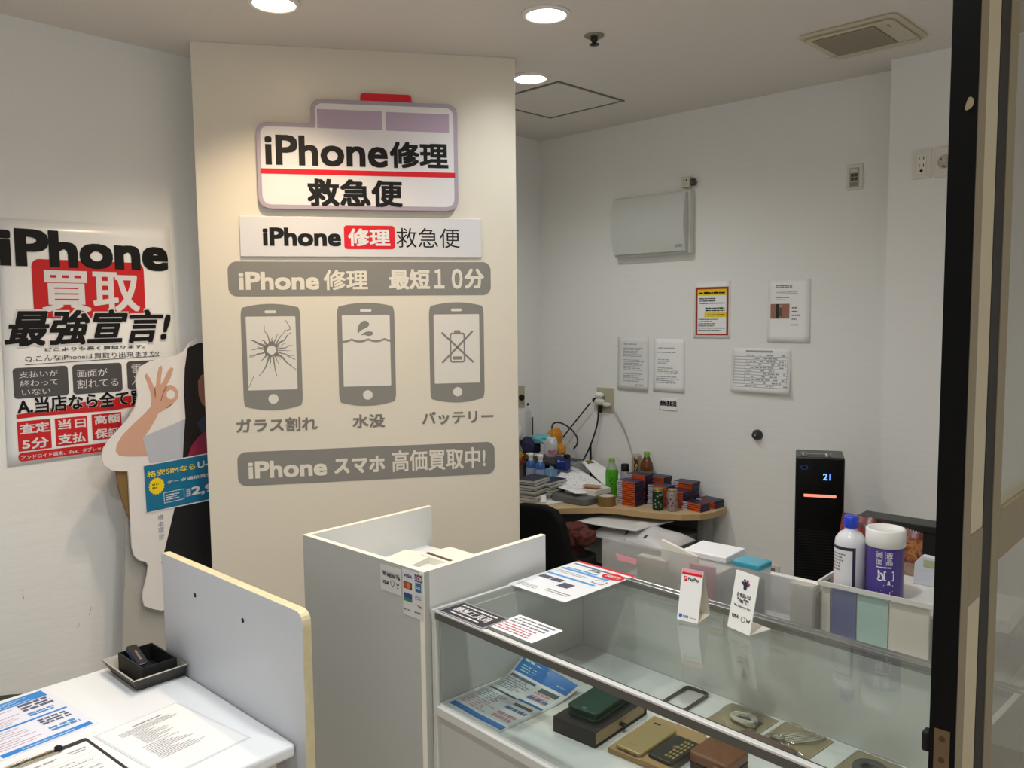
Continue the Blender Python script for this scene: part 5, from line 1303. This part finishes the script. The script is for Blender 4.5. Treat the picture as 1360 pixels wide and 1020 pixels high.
NBP = mat('notebook_pages', 'c4c2bc', .6); NBC = mat('notebook_navy', '24263c', .45)
mb = MB(); mb.box(-.055, .055, 0, .15, .0015, .0115, 0); mb.box(-.056, .056, -.001, .151, .0, .0015, 0); mb.box(-.056, .056, -.001, .151, .0115, .013, 1)
nproto = mb.build('slim_box', [NBP, NBC])
def nstack(desc, x, y, n, rz, first_, seed):
    rn = random.Random(seed)
    for k in range(n):
        o = nproto if (first_ and k == 0) else nproto.copy()
        if o is not nproto: C.objects.link(o)
        o.location = (x+rn.uniform(-.006, .006), y+rn.uniform(-.006, .006), ZD+k*.0135); o.rotation_euler = (0, 0, math.radians(rz+rn.uniform(-4, 4)))
        tag(o, 'slim pale box with navy top, %s in %s' % ('topmost' if k == n-1 else ORD[k], desc), 'box', 'slim pale boxes stacked on the desk')
c = DK.p3(697, 669); nstack('the pile beside the partition', c.x-.005, c.y+.012, 9, 12, True, 1)
c = DK.p3(717, 664); nstack('the pile beside the wavy sheet', c.x-.005, c.y+.015, 7, 6, False, 2)
BBL = mat('spray_blue', '2f5f9e', .35); BPL = mat('spray_pale', '9aa6c2', .4)
def spray(label, px, y, ptop):
    c = hz(px, ptop, y); hh = c.z-ZD
    t = bottle_thing('pump_bottle', label, 'bottle', c.x, y, [
        ('bottle_body', [(0, 0), (.024, 0), (.026, .006), (.026, hh-.075)], BPL), ('shoulder', [(.0262, hh-.08), (.0262, hh-.058), (.018, hh-.045), (.012, hh-.04)], BBL)])
    mb = MB(); mb.lathe([(.013, hh-.042), (.013, hh-.022), (.016, hh-.018), (.016, hh-.002), (0, hh)], 0, 0, 20); mb.box(-.030, 0, -.005, .005, hh-.012, hh-.004); mb.build('pump', PLAST, t)
spray('blue and pale pump bottle with a white head next to the partition edge', 705, 3.30, 601)
spray('blue and pale pump bottle with a white head, second from the partition edge', 717.5, 3.28, 603)
c = hz(730, 617, 3.32)
t = thing('blue_film_bag', 'light blue translucent bag beside the two pump bottles', 'bag', (c.x, 3.33, ZD)); random.seed(3)
lump(MB(), (0, 0, .07), .03, .04, .07, 9, .3).build('bag', mat('bag_blue', '7fa4c4', .3, trans=.3), t)
def blob(name, label, cat, px, py, y, rx, ry, rz_, m, seed, jit=.3, part='cloth'):
    c = hz(px, py, y); t = thing(name, label, cat, (c.x, y, c.z-rz_))
    lump(MB(), (0, 0, rz_), rx, ry, rz_, seed, jit).build(part, m, t, sub=1); return t
# an organiser shelf carries the heap
t = thing('desk_organiser', 'dark low organiser on the desk behind the pump bottles, buried under pouches', 'organiser', (-2.93, 3.47, ZD))
mb = MB(); mb.box(-.18, .12, -.06, .14, .0, .012); mb.box(-.18, -.17, -.06, .14, .012, .13); mb.box(.11, .12, -.06, .14, .012, .13); mb.box(-.18, .12, -.06, .14, .13, .142); mb.box(-.17, .11, .13, .14, .012, .13); mb.build('frame', mat('organiser_dark', '37383a', .5), t)
mb = MB(); mb.box(-.16, .10, -.05, .10, .0125, .05); mb.build('papers', PAPER, t)
blob('navy_pouch', 'navy blue soft pouch heaped on the organiser next to the partition edge', 'pouch', 705, 591, 3.42, .050, .05, .045, mat('pouch_navy', '1f2347', .8), 5)
blob('cyan_gloves', 'pale cyan rubber gloves spilling over the organiser', 'gloves', 720, 583, 3.44, .060, .05, .024, mat('glove_cyan', '6fb4bc', .6), 6)
t = blob('white_pouch', 'white plastic pouch with a pink heart on it below the orange pouch', 'pouch', 732, 594, 3.40, .037, .03, .056, mat('pouch_white', 'c4c8cc', .35), 7, .22)
def onpx(px, py, y): q = hz(px, py, y); return (q.x-t.location.x, q.z-t.location.z)
mb = MB(); pp = [onpx(*q, 3.365) for q in ((727, 600), (733, 605), (739, 599), (737, 596), (733, 599), (729, 597))]; mb.flat(pp); o = mb.build('heart', mat('heart_pink', 'c06a80', .4), t, M=Matrix.Translation((0, -.034, 0)) @ WM)
blob('orange_pouch', 'bright orange soft pouch against the wall below the looped cable', 'pouch', 737, 582, 3.50, .036, .04, .050, mat('pouch_orange', 'c98320', .7), 8)
blob('orange_cloth', 'orange cloth lump at the foot of the orange pouch', 'cloth', 744, 597, 3.47, .030, .03, .028, mat('pouch_orange2', 'c98a2a', .7), 18)
blob('yellow_ball', 'crumpled yellow wrapper at the partition edge behind the pump bottles', 'wrapper', 692, 604, 3.40, .03, .03, .02, mat('wrap_yellow', 'b99c2a', .4), 10)
blob('red_wrapper', 'crumpled dark red wrapper at the partition edge below the yellow one', 'wrapper', 691, 612, 3.38, .03, .03, .02, mat('wrap_red', '8a3a24', .4), 12)
c = hz(748, 616, 3.42)
carton_top = c.z+.032
t = thing('navy_carton', 'small navy blue carton with white print in front of the organiser', 'carton', (c.x, 3.42, c.z-.03))
MB().box(-.034, .034, -.02, .02, 0, .062).build('carton', mat('carton_blue', '20307c', .35), t, bevel=.002)
mb = MB(); T(mb, 'M', (-.022, .038), (-.008, .052), .0205, 0, .03, M=WM); lines(mb, .0, .044, .026, .050, 1, .0205, 0, 3, .6, .9); mb.v = [v if v.y < 0 else Vector((v.x, -v.z, v.y)) for v in mb.v]; mb.build('print', SIGNW, t)
mb = MB(); mb.box(-.05, .05, -.022, .022, -(c.z-.03-ZD), -.001); mb.build('lower_carton', mat('carton_grey', '6d7078', .5), t)
t = blob('plug_head', 'round black plug head resting on the navy carton', 'plug', 753, 594, 3.42, .018, .016, .012, BLACKM, 9, .05, 'plug'); t.location.z = carton_top
c = hz(765, 607, 3.46)
t = thing('clear_bag', 'crumpled clear plastic bag beside the navy carton', 'bag', (c.x, 3.47, ZD)); random.seed(4)
lump(MB(), (0, 0, .075), .055, .045, .075, 4, .35).build('bag', HAZE, t)
t = thing('white_lamp', 'rounded white plastic shell cut off by the sign partition edge', 'lamp', (*(lambda q: (q.x-.078, 3.36))(hz(691, 575, 3.36)), 0))
q = hz(690, 575, 3.36); MB().ball((0, 0, q.z), .085, .05, .075, nu=24, nv=16).build('shell', mat('lamp_white', 'd9d8d6', .35), t)
MB().cyl(0, 0, .015, ZD, q.z-.06, 12).build('stem', PLAST, t); MB().cyl(0, 0, .06, ZD, ZD+.012, 24).build('base', PLAST, t)
q = hz(698, 577, 3.52); top = hz(698, 545, 3.52).z
t = thing('clear_bottle', 'clear bottle with black nozzle and yellow label standing on the organiser', 'bottle', (q.x, 3.52, ZD+.142))
b0 = 0; hz_ = top-ZD-.142
MB().lathe([(0, 0), (.030, 0), (.032, .006), (.032, hz_-.01), (.024, hz_+.005), (.012, hz_+.012)], 0, 0, 24).build('bottle_body', HAZE, t)
MB().lathe([(.0325, .004), (.0325, .045)], 0, 0, 24).build('label', mat('label_yellow', 'c9ac1c', .4), t)
mb = MB(); mb.lathe([(.014, hz_+.01), (.014, hz_+.028), (.006, hz_+.034), (0, hz_+.036)], 0, 0, 16); mb.box(-.01, .022, -.006, .006, hz_+.030, hz_+.044); mb.build('nozzle', BLACKM, t)
q = hz(707, 554, 3.53)
t = thing('brush_handle', 'thin dark stick standing upright beside the clear bottle', 'stick', (q.x, 3.53, ZD+.142)); MB().cyl(0, 0, .005, 0, q.z-ZD-.142, 10).build('stick', mat('stick_dark', '3c3532', .5), t)
q = hz(785, 590, 3.60)
t = thing('antenna', 'small black antenna stub standing behind the papers below the outlet', 'antenna', (q.x, 3.595, ZD)); mb = MB(); mb.cyl(0, 0, .006, .03, q.z-ZD, 10); mb.build('mast', BLACKM, t)
MB().box(-.05, .05, -.03, .03, 0, .03).build('router_base', BLACKM, t, bevel=.004)
A, B = (lambda a: a)(((3.16), 0))
lp = Plane((lwx(3.5)+.0, 3.5, 0), (-.0255, 1, 0), (0, 0, 1))
q0, q1 = lp.p3(684, 541), lp.p3(695, 512)
t = thing('corner_outlet', 'beige outlet with a black plug on the left wall by the back corner', 'outlet', (lwx((q0.y+q1.y)/2), (q0.y+q1.y)/2, (q0.z+q1.z)/2))
MB().box(0, .008, -.04, .04, -.06, .06).build('cover_plate', mat('plate_beige', 'b4af98', .4), t, bevel=.002)
MB().ball((.02, .0, -.005), .016, .018, .018).build('plug', BLACKM, t)

# ================================================================== TOWER HEATER by the back wall
HR = math.radians(24)
g = Plane((-1.35, 3.20, 0), (math.cos(HR), math.sin(HR), 0), (0, 0, 1)); a, b = g.uv(1057, 607), g.uv(1122.5, 608)
c = g.o+g.ux*(a[0]+b[0])/2; hc = (a[0]+b[0])/2
t = thing('tower_heater', 'slim glossy black tower heater with a red light bar by the back wall', 'heater', (c.x, c.y, 0), HR)
hw_ = (b[0]-a[0])/2; hh = (a[1]+b[1])/2
MB().box(-hw_, hw_, 0, .19, .03, hh).build('body', mat('heater_black', '050506', .3, spec=.35), t, bevel=.006)
MB().box(-hw_-.02, hw_+.02, -.02, .21, 0, .03).build('base', BLACKM, t, bevel=.006)
fr_ = lambda px, py: (lambda q: (q[0]-hc, q[1]))(g.uv(px, py))
A, B = fr_(1067.5, 661), fr_(1110.5, 656.5)
zc = (A[1]+B[1])/2; MB().box(A[0], B[0], -.002, 0, zc-.0055, zc+.0055).build('light_bar', mat('heater_led', 'ff8a70', .4, emit=1.1), t)
mb = MB(); A, B = fr_(1093, 637.5), fr_(1103.5, 629.5); T(mb, '21', A, B, .0012, 0, .02, M=WM); mb.build('digits', mat('heater_digits', '6aa0ff', .4, emit=1.6), t)
mb = MB()
for k in range(int((hh-.38)/.012)): mb.box(-hw_+.012, hw_-.012, -.0015, 0, .10+k*.012, .104+k*.012)
mb.build('louvre', mat('heater_louvre', '141416', .35), t)
mb = MB(); A = fr_(1063, 619); T(mb, 'O', (A[0], A[1]-.014), (A[0]+.03, A[1]+.006), .0012, 0, .0, M=WM); mb.build('badge', mat('heater_badge', '2a4a8a', .4), t)
mb = MB()
for sx in (-.06, .03): mb.lathe([(.016, hh), (.014, hh+.008), (.006, hh+.012), (0, hh+.012)], sx, .05, 14)
mb.box(-.06, .03, .045, .055, hh+.002, hh+.006); mb.build('top_handle', mat('heater_chrome', 'a0a2a6', .2, .9), t)

# ================================================================== STAFF COUNTER behind the showcase
SX0, SX1, SY0, SY1, SZ = -1.475, -.37, 1.955, 2.42, .86
t = thing('staff_counter', 'low white staff counter hidden behind the showcase', 'counter', ((SX0+SX1)/2, SY0, 0))
MB().box(-(SX1-SX0)/2, (SX1-SX0)/2, 0, SY1-SY0, SZ-.025, SZ).build('worktop', BOARD, t)
MB().box(-(SX1-SX0)/2+.01, (SX1-SX0)/2-.01, .012, SY1-SY0-.01, 0, SZ-.025).build('body', BOARD2, t)
PF = PY(1.975)
a = PF.uv(800, 713); ptop = 1.009
t = thing('frosted_organiser', 'frosted translucent plastic organiser panel standing behind the showcase back rail', 'organiser', (-1.14, 1.975, SZ))
x0 = a[0]+1.14; x1 = -.812+1.14
mb = MB(); mb.prism(round_poly([(x0, 0), (x1, 0), (x1, ptop-SZ-.006), (x0, ptop-SZ)], [0, 0, .004, .022]), -.0, .003, M=WM); mb.build('front_panel', FROST, t)
mb = MB(); mb.box(x0, x0+.003, 0, .12, 0, ptop-SZ-.03); mb.box(x1-.003, x1, 0, .12, 0, ptop-SZ-.03); mb.box(x0+.003, x1-.003, .117, .12, 0, .10); mb.build('bin_wall', FROST, t)
def onf(px, py): u = PF.uv(px, py); return (u[0]+1.14, u[1]-SZ)
mb = MB(); mb.flat(round_poly([onf(818, 734), onf(846.5, 742), onf(846, 750), onf(822, 744)], .003), .0034, M=WM); note(mb.build('pink_label', mat('tab_pink', 'dd9aa4', .5), t), 'pink label')
# contents of the organiser, right behind the panel
def content(name, label, cat, lb, rt, y, m, dep=.03):
    g = PY(y); A, B = g.uv(*lb), g.uv(*rt)
    t = thing(name, label, cat, ((A[0]+B[0])/2, y, SZ)); MB().box(-(B[0]-A[0])/2, (B[0]-A[0])/2, 0, dep, 0, B[1]-SZ).build('carton', m, t, bevel=.001); return t
content('paper_pad', 'cream paper pad seen dimly through the frosted organiser below the pink label', 'pad', (846, 762), (884, 746), 1.995, mat('pad_cream', 'c9c6b4', .6))
content('pink_packet', 'pink packet standing behind the small red-topped payment stand', 'packet', (915, 775), (948, 755), 1.984, mat('packet_pink', 'e09aa8', .5), .012)
content('white_carton', 'white carton seen through the frosted organiser between the two payment stands', 'carton', (909, 790), (955, 762), 2.000, mat('carton_white2', 'd2cec6', .5), .08)
content('dark_carton', 'dark blue-grey carton seen through the frosted organiser beside the larger payment stand', 'carton', (976, 800), (1005, 775), 1.998, mat('carton_slate', '474b57', .5), .05)
g = PY(2.005)
t = thing('white_board', 'white board corner sticking up slantwise out of the frosted organiser', 'board', (-1.23, 2.02, SZ))
pp = [g.uv(*q) for q in ((877.5, 717), (925, 740), (925, 765), (878, 748))]; pp = [(x+1.23, y-SZ) for x, y in pp]
pp = [pp[0], pp[1], (pp[1][0], 0), (pp[0][0], 0)]
mb = MB(); mb.prism(pp, 0, .012, M=WM); mb.build('board', mat('board_white2', 'ddd8cf', .4), t)
t = thing('white_box', 'white square box with an open-looking flat lid behind the frosted organiser', 'box', (-1.205, 2.165, SZ), .03)
MB().box(-.068, .068, -.055, .065, 0, .112).build('box_body', mat('box_white', 'd9dadc', .4), t, bevel=.003)
MB().box(-.071, .071, -.058, .068, .098, .1165).build('lid', mat('box_white_lid', 'e8e9ec', .35), t, bevel=.003)
t = thing('cyan_pack', 'glossy cyan and white tissue pack beside the white box', 'pack', (-1.072, 2.15, SZ), -.05)
MB().box(-.043, .043, -.035, .035, 0, .112).build('pack_body', mat('pack_white', 'cfdde2', .3), t, bevel=.008, seg=3)
mb = MB(); mb.box(-.044, .044, -.036, .036, .092, .1135); mb.build('cyan_top', mat('pack_cyan', '3f9fb8', .22, coat=.5), t, bevel=.006, seg=3)
# storage case with raised rim, bottle and canister on it
t = thing('storage_case', 'translucent white storage case behind the showcase carrying the bottle and canister', 'storage case', (-.605, 2.0, SZ))
hw_ = .21; ZB = .111
mb = MB(); mb.box(-hw_, hw_, 0, .003, 0, .146); mb.box(-hw_, -hw_+.003, .003, .30, 0, .146); mb.box(hw_-.003, hw_, .003, .30, 0, .146); mb.box(-hw_+.003, hw_-.003, .297, .30, 0, .146)
mb.build('case_wall', CASEM, t)
mb = MB(); mb.box(-hw_-.003, hw_+.003, -.004, .001, .136, .1465); mb.box(-hw_-.003, -hw_+.002, .001, .30, .136, .1465); mb.build('rim', mat('rim_milky', 'cfcec8', .35), t)
MB().box(-hw_+.003, hw_-.003, .0165, .297, ZB-.004, ZB).build('inner_deck', mat('deck_white', 'c9c9c6', .5), t)
g2 = PY(2.004)
def inside(name, label, x0p, x1p, m):
    A = g2.uv(x0p, 800); B = g2.uv(x1p, 800); t = thing(name, label, 'carton', ((A[0]+B[0])/2, 2.007, SZ)); w_ = (B[0]-A[0])/2
    MB().box(-w_, w_, 0, .009, 0, .130).build('carton', m, t)
content('cream_pad', 'cream pad seen through the frosted organiser at its end by the storage case', 'pad', (1049, 812), (1080, 780), 1.984, mat('c_cream2', 'e4e0d2', .5), .05)
inside('cream_carton', 'cream carton in the storage case at its end nearest the heater', 1091, 1102, mat('c_cream', 'e2decf', .5))
inside('indigo_carton', 'indigo carton seen through the storage case wall', 1104, 1136, mat('c_indigo', '4a5794', .5))
inside('mint_carton', 'mint green carton seen through the storage case wall', 1138, 1179, mat('c_mint', 'b2d8cc', .5))
inside('ivory_carton', 'ivory carton seen through the storage case wall by the black door edge', 1181, 1234, mat('c_ivory', 'e6e2d4', .5))
zb = SZ+ZB
t = thing('alcohol_bottle', 'white plastic bottle with a bright blue cap and plain label on the storage case', 'bottle', (-.760, 2.056, zb), math.radians(-8))
MB().lathe([(0, 0), (.034, 0), (.038, .006), (.038, .128), (.036, .142), (.026, .156), (.015, .163), (.015, .172)], 0, 0, 36).build('bottle_body', mat('bottle_white', 'd4d3d9', .35), t)
MB().lathe([(.0165, .170), (.0175, .172), (.0175, .196), (.0155, .199), (0, .199)], 0, 0, 30).build('cap', mat('cap_blue', '1d3fc0', .35), t)
mb = MB(); mb.lathe([(.0383, .012), (.0383, .126)], 0, 0, 24, 0, a0=-2.75, a1=-.75); mb.lathe([(.0386, .018), (.0386, .118)], 0, 0, 20, 1, a0=-2.70, a1=-.95)
mb.build('label', [mat('label_navy', '2a2440', .4), mat('label_white', 'd9d9dc', .45)], t)
mb = MB(); rn = random.Random(2)
for k in range(6):
    a = -2.55; e_ = a+rn.uniform(.7, 1.1); zz = .105-k*.008
    while a < e_: a2 = a+rn.uniform(.06, .18); mb.lathe([(.0389, zz), (.0389, zz+.004)], 0, 0, 3, 0, a0=a, a1=a2); a = a2+.05
mb.build('label_print', INKG, t)
t = thing('wipes_canister', 'purple wet-wipe canister with a white lid on the storage case', 'canister', (-.679, 2.064, zb), math.radians(0))
PUR = mat('canister_purple', '4c3a8c', .35)
MB().lathe([(0, 0), (.041, 0), (.0425, .004), (.0425, .145)], 0, 0, 40).build('canister_body', mat('canister_white', 'dcdbe0', .35), t)
MB().lathe([(.0428, .010), (.0428, .138)], 0, 0, 40).build('label', PUR, t)
MB().lathe([(.044, .138), (.0455, .140), (.0455, .178), (.043, .181), (.039, .181), (.037, .176), (0, .176)], 0, 0, 40).build('lid', mat('lid_white', 'e6e5e2', .35), t)
aim = math.atan2(-2.064, .679)      # the printed side faces the shop
def wrap(mb, R_=.0431): mb.v = [Vector((R_*math.cos(aim+v.x/R_), R_*math.sin(aim+v.x/R_), v.y)) for v in mb.v]
mb = MB()
for ch, lx, ly in (('画', -.015, .115), ('面', -.015, .098), ('液', .008, .115), ('晶', .008, .098)): T(mb, ch, (lx-.005, ly), (lx+.010, ly+.015), 0, 0, .02)
mb.flat(rect(.0005, .096, .0012, .132)); lines(mb, -.02, .090, .02, .094, 1, 0, 0, 3, .8, .9)
o_ = rrect(-.002, .060, .022, .084, .002, 2); i_ = rrect(.001, .063, .019, .081, .001, 2)
for q in range(len(o_)): mb.flat([o_[q], o_[(q+1) % len(o_)], i_[(q+1) % len(o_)], i_[q]])
mb.flat(smooth_poly([(-.018, .06), (-.006, .058), (-.001, .066), (-.004, .08), (-.010, .078), (-.012, .086), (-.017, .084), (-.014, .072)], 1)); mb.flat([(.006, .050), (.014, .050), (.012, .060), (.008, .060)]); mb.flat(rect(-.002, .047, .02, .050))
mb.flat(rect(-.008, .034, .02, .036)); mb.flat(rect(.012, .020, .0135, .034))
wrap(mb); mb.build('white_print', mat('print_white', 'e4e2ea', .4), t)
mb = MB(); mb.flat(smooth_poly([(-.026, .020), (-.020, .032), (-.010, .030), (-.004, .026), (.006, .026), (.008, .019), (-.012, .018)], 1)); wrap(mb, .0433); mb.build('green_print', mat('print_green', '7fb03a', .4), t)
mb = MB(); mb.lathe([(.0432, .010), (.0432, .015)], 0, 0, 40); mb.build('magenta_band', mat('print_magenta', '7a2a6a', .4), t)
def rampmat(name, stops, scale=14, rough=.3):
    ma = bpy.data.materials.new(name); ma.use_nodes = True; nt = ma.node_tree; b = nt.nodes['Principled BSDF']
    tc = nt.nodes.new('ShaderNodeTexCoord'); no = nt.nodes.new('ShaderNodeTexNoise'); no.inputs['Scale'].default_value = scale; no.inputs['Detail'].default_value = 3
    cr = nt.nodes.new('ShaderNodeValToRGB'); el = cr.color_ramp.elements
    while len(el) < len(stops): el.new(.5)
    for e_, (p_, c_) in zip(el, stops): e_.position = p_; e_.color = (*lin(c_), 1)
    nt.links.new(tc.outputs['Object'], no.inputs['Vector']); nt.links.new(no.outputs['Fac'], cr.inputs[0]); nt.links.new(cr.outputs[0], b.inputs['Base Color']); b.inputs['Roughness'].default_value = rough
    return ma
SN1 = rampmat('snack_print', [(.30, '2a1512'), (.42, '6a1c1e'), (.52, '7c2a24'), (.60, '3a2018'), (.70, 'a06a40')], 22)
SN2 = rampmat('snack_print_meat', [(.30, '3a1a10'), (.45, '7a3f20'), (.55, 'a8743c'), (.62, '5a2318'), (.72, 'd0b080')], 30)
def snack(label, pts, y0, y1, m, seed, zig=True):
    """pillow bag leaning back; corners bottom-left, bottom-right, top-right, top-left"""
    gb, gt = PY(y0), PY(y1)
    c = [gb.p3(*pts[0]), gb.p3(*pts[1]), gt.p3(*pts[2]), gt.p3(*pts[3])]
    c[0].z = c[1].z = SZ
    o = (c[0]+c[1])/2; n = (c[1]-c[0]).cross(c[3]-c[0]).normalized()
    rn = random.Random(seed); ph = rn.uniform(0, 6)
    t = thing('snack_bag', label, 'snack bag', tuple(o), group='snack bags behind the storage case')
    def f(s):
        def g_(u, v):
            p_ = (c[0]*(1-u)+c[1]*u)*(1-v)+(c[3]*(1-u)+c[2]*u)*v
            b_ = max(0, math.sin(PI*u)*math.sin(PI*v))**.55
            zz = .006*((int(u*30) % 2)) if (zig and v > .99) else 0
            return p_-o+n*s*(b_*.022*(1+.25*math.sin(9*u+7*v+ph))+.0006)+Vector((0, 0, zz))
        return g_
    mb = MB(); mb.grid(f(1), 30, 20); mb.grid(lambda u, v: f(-1)(1-u, v), 30, 20); mb.build('bag', m, t)
    mb = MB(); mb.grid(lambda u, v: Vector(f(1)(u, .93+.065*v))+n*.001, 30, 1); mb.build('top_seal', mat('seal_red', '6a2226', .3), t)
    mb = MB(); mb.grid(lambda u, v: Vector(f(1)(.12+.5*u, .74+.14*v))+n*.0012, 10, 4); mb.build('red_panel', mat('panel_red', '8a2b30', .3), t)
    return t
snack('dark red snack bag leaning behind the blue-capped bottle', [(1100, 790), (1165, 800), (1165, 690), (1119, 682)], 2.30, 2.36, SN1, 1)
snack('brown snack bag with a food picture leaning behind the purple canister', [(1170, 802), (1222, 815), (1226, 710), (1171, 693)], 2.31, 2.36, SN2, 2)
g = PY(2.26); A, B = g.uv(1214, 800), g.uv(1240, 738)
t = thing('white_packet', 'plain white packet standing at the right end of the storage case', 'packet', ((A[0]+B[0])/2, 2.26, zb))
pp = [(-.020, 0), (.04, 0), (.04, .075), (.0, .078), (-.018, .055)]
MB().prism(pp, 0, .02, M=WM).build('packet', mat('packet_white', 'c9cdd6', .4), t, bevel=.002)
MB().prism([(.004, .050), (.036, .050), (.036, .068), (.004, .068)], .0205, .021, M=WM).build('green_tag', mat('tag_green', 'a9b088', .5), t)
g = PY(2.66); A, B = g.uv(1141, 684), g.uv(1262, 698)
t = thing('floor_screen', 'tall black free-standing screen whose flat top edge shows behind the snack bags', 'screen', (-.72, 2.66, 0))
zt_ = A[1]
MB().box(A[0]+.72, B[0]+.72+.10, 0, .075, .03, zt_-.022).build('body', mat('cab_black', '141416', .5), t)
MB().box(A[0]+.72-.006, B[0]+.72+.106, -.006, .081, zt_-.022, zt_).build('top_cap', mat('cab_top', '1f1f21', .4), t, bevel=.002)
MB().box(A[0]+.74, B[0]+.80, -.10, .18, 0, .03).build('foot', mat('cab_black', '141416', .5), t)

# ================================================================== SHOP DOOR at the right: two slim leaves seen almost edge-on
DT = mat('door_tan', '9a8c6c', .45); DC = mat('door_cream', 'd9cba6', .3); DBK = mat('door_black', '060607', .45, spec=.15); GASK = mat('gasket', '1d1915', .6)
DGL = glass_mat('door_glass', (.80, .80, .76))
xr = -.3085
def leaf(name, x1, y0, y1, edge, rails, pane=True):
    """slab standing along +y; its face looks towards +x"""
    o = MB().box(x1-.034, x1, y0, y0+.045, 0, H-.002)
    s_ = struct(name, o, DT)
    return s_
t = bpy.data.objects.new('door_1', None); C.objects.link(t); t.location = (xr, 1.25, 0); t['kind'] = 'structure'
def dpart(nm, mb, m, bevel=0.0): o = mb.build(nm, m, t, bevel=bevel); o['kind'] = 'structure'; return o
HD = H-.003
dpart('edge_strip', MB().box(-.0345, .0, 0, .003, 0, HD), DBK)
dpart('stile', MB().box(-.034, 0, .003, .042, 0, HD), DT)
for z0, z1 in ((0, .30), (1.25, 1.357), (2.45, HD)):
    dpart('rail', MB().box(-.034, 0, .042, .112, z0, z1), DT, .002)
for z0, z1 in ((.30, 1.25), (1.357, 2.45)):
    dpart('bead', MB().box(-.028, -.0015, .042, .112, z0, z1), DC)
# the latch plate in the black edge and the small black pull on the shop side
o = MB().box(-.0275, -.0065, -.0012, 0, .955, 1.078); dpart('latch_plate', o, mat('bronze_plate', '7c6a52', .35, .85))
mb = MB()
for z in (1.064, 1.032, .985): mb.cyl(0, 0, .0042, 0, .0008, 12, M=Matrix(((1, 0, 0, -.017), (0, 0, -1, -.0012), (0, 1, 0, z), (0, 0, 0, 1))))
dpart('screw', mb, mat('bronze_screw', '5a4a38', .4, .8))
dpart('pull', MB().box(-.046, -.0345, .002, .022, 1.035, 1.066), BLACKM, .004)
mb = MB(); mb.prism(smooth_poly([(-.006, 0), (.004, .004), (.006, .014), (.0, .02), (-.004, .012)], 1), 0, .0006, M=Matrix(((1, 0, 0, -.010), (0, 0, -1, 0), (0, 1, 0, 1.948), (0, 0, 0, 1)))); dpart('chip', mb, mat('chip_wood', '9a8a6a', .7))
t = bpy.data.objects.new('door_2', None); C.objects.link(t); t.location = (xr, 1.363, 0); t['kind'] = 'structure'
dpart('gasket', MB().box(-.03, -.001, 0.001, .053, 0, HD), GASK)
dpart('stile', MB().box(-.034, 0, .054, .101, 0, HD), DT)
dpart('stile', MB().box(-.034, 0, .60, .645, 0, HD), DT)
for z0, z1 in ((0, .30), (1.28, 1.362), (2.45, HD)): dpart('rail', MB().box(-.034, 0, .101, .60, z0, z1), DT, .003)
for z0, z1 in ((.30, 1.28), (1.362, 2.45)): dpart('pane', MB().box(-.012, -.005, .101, .60, z0, z1), DGL)
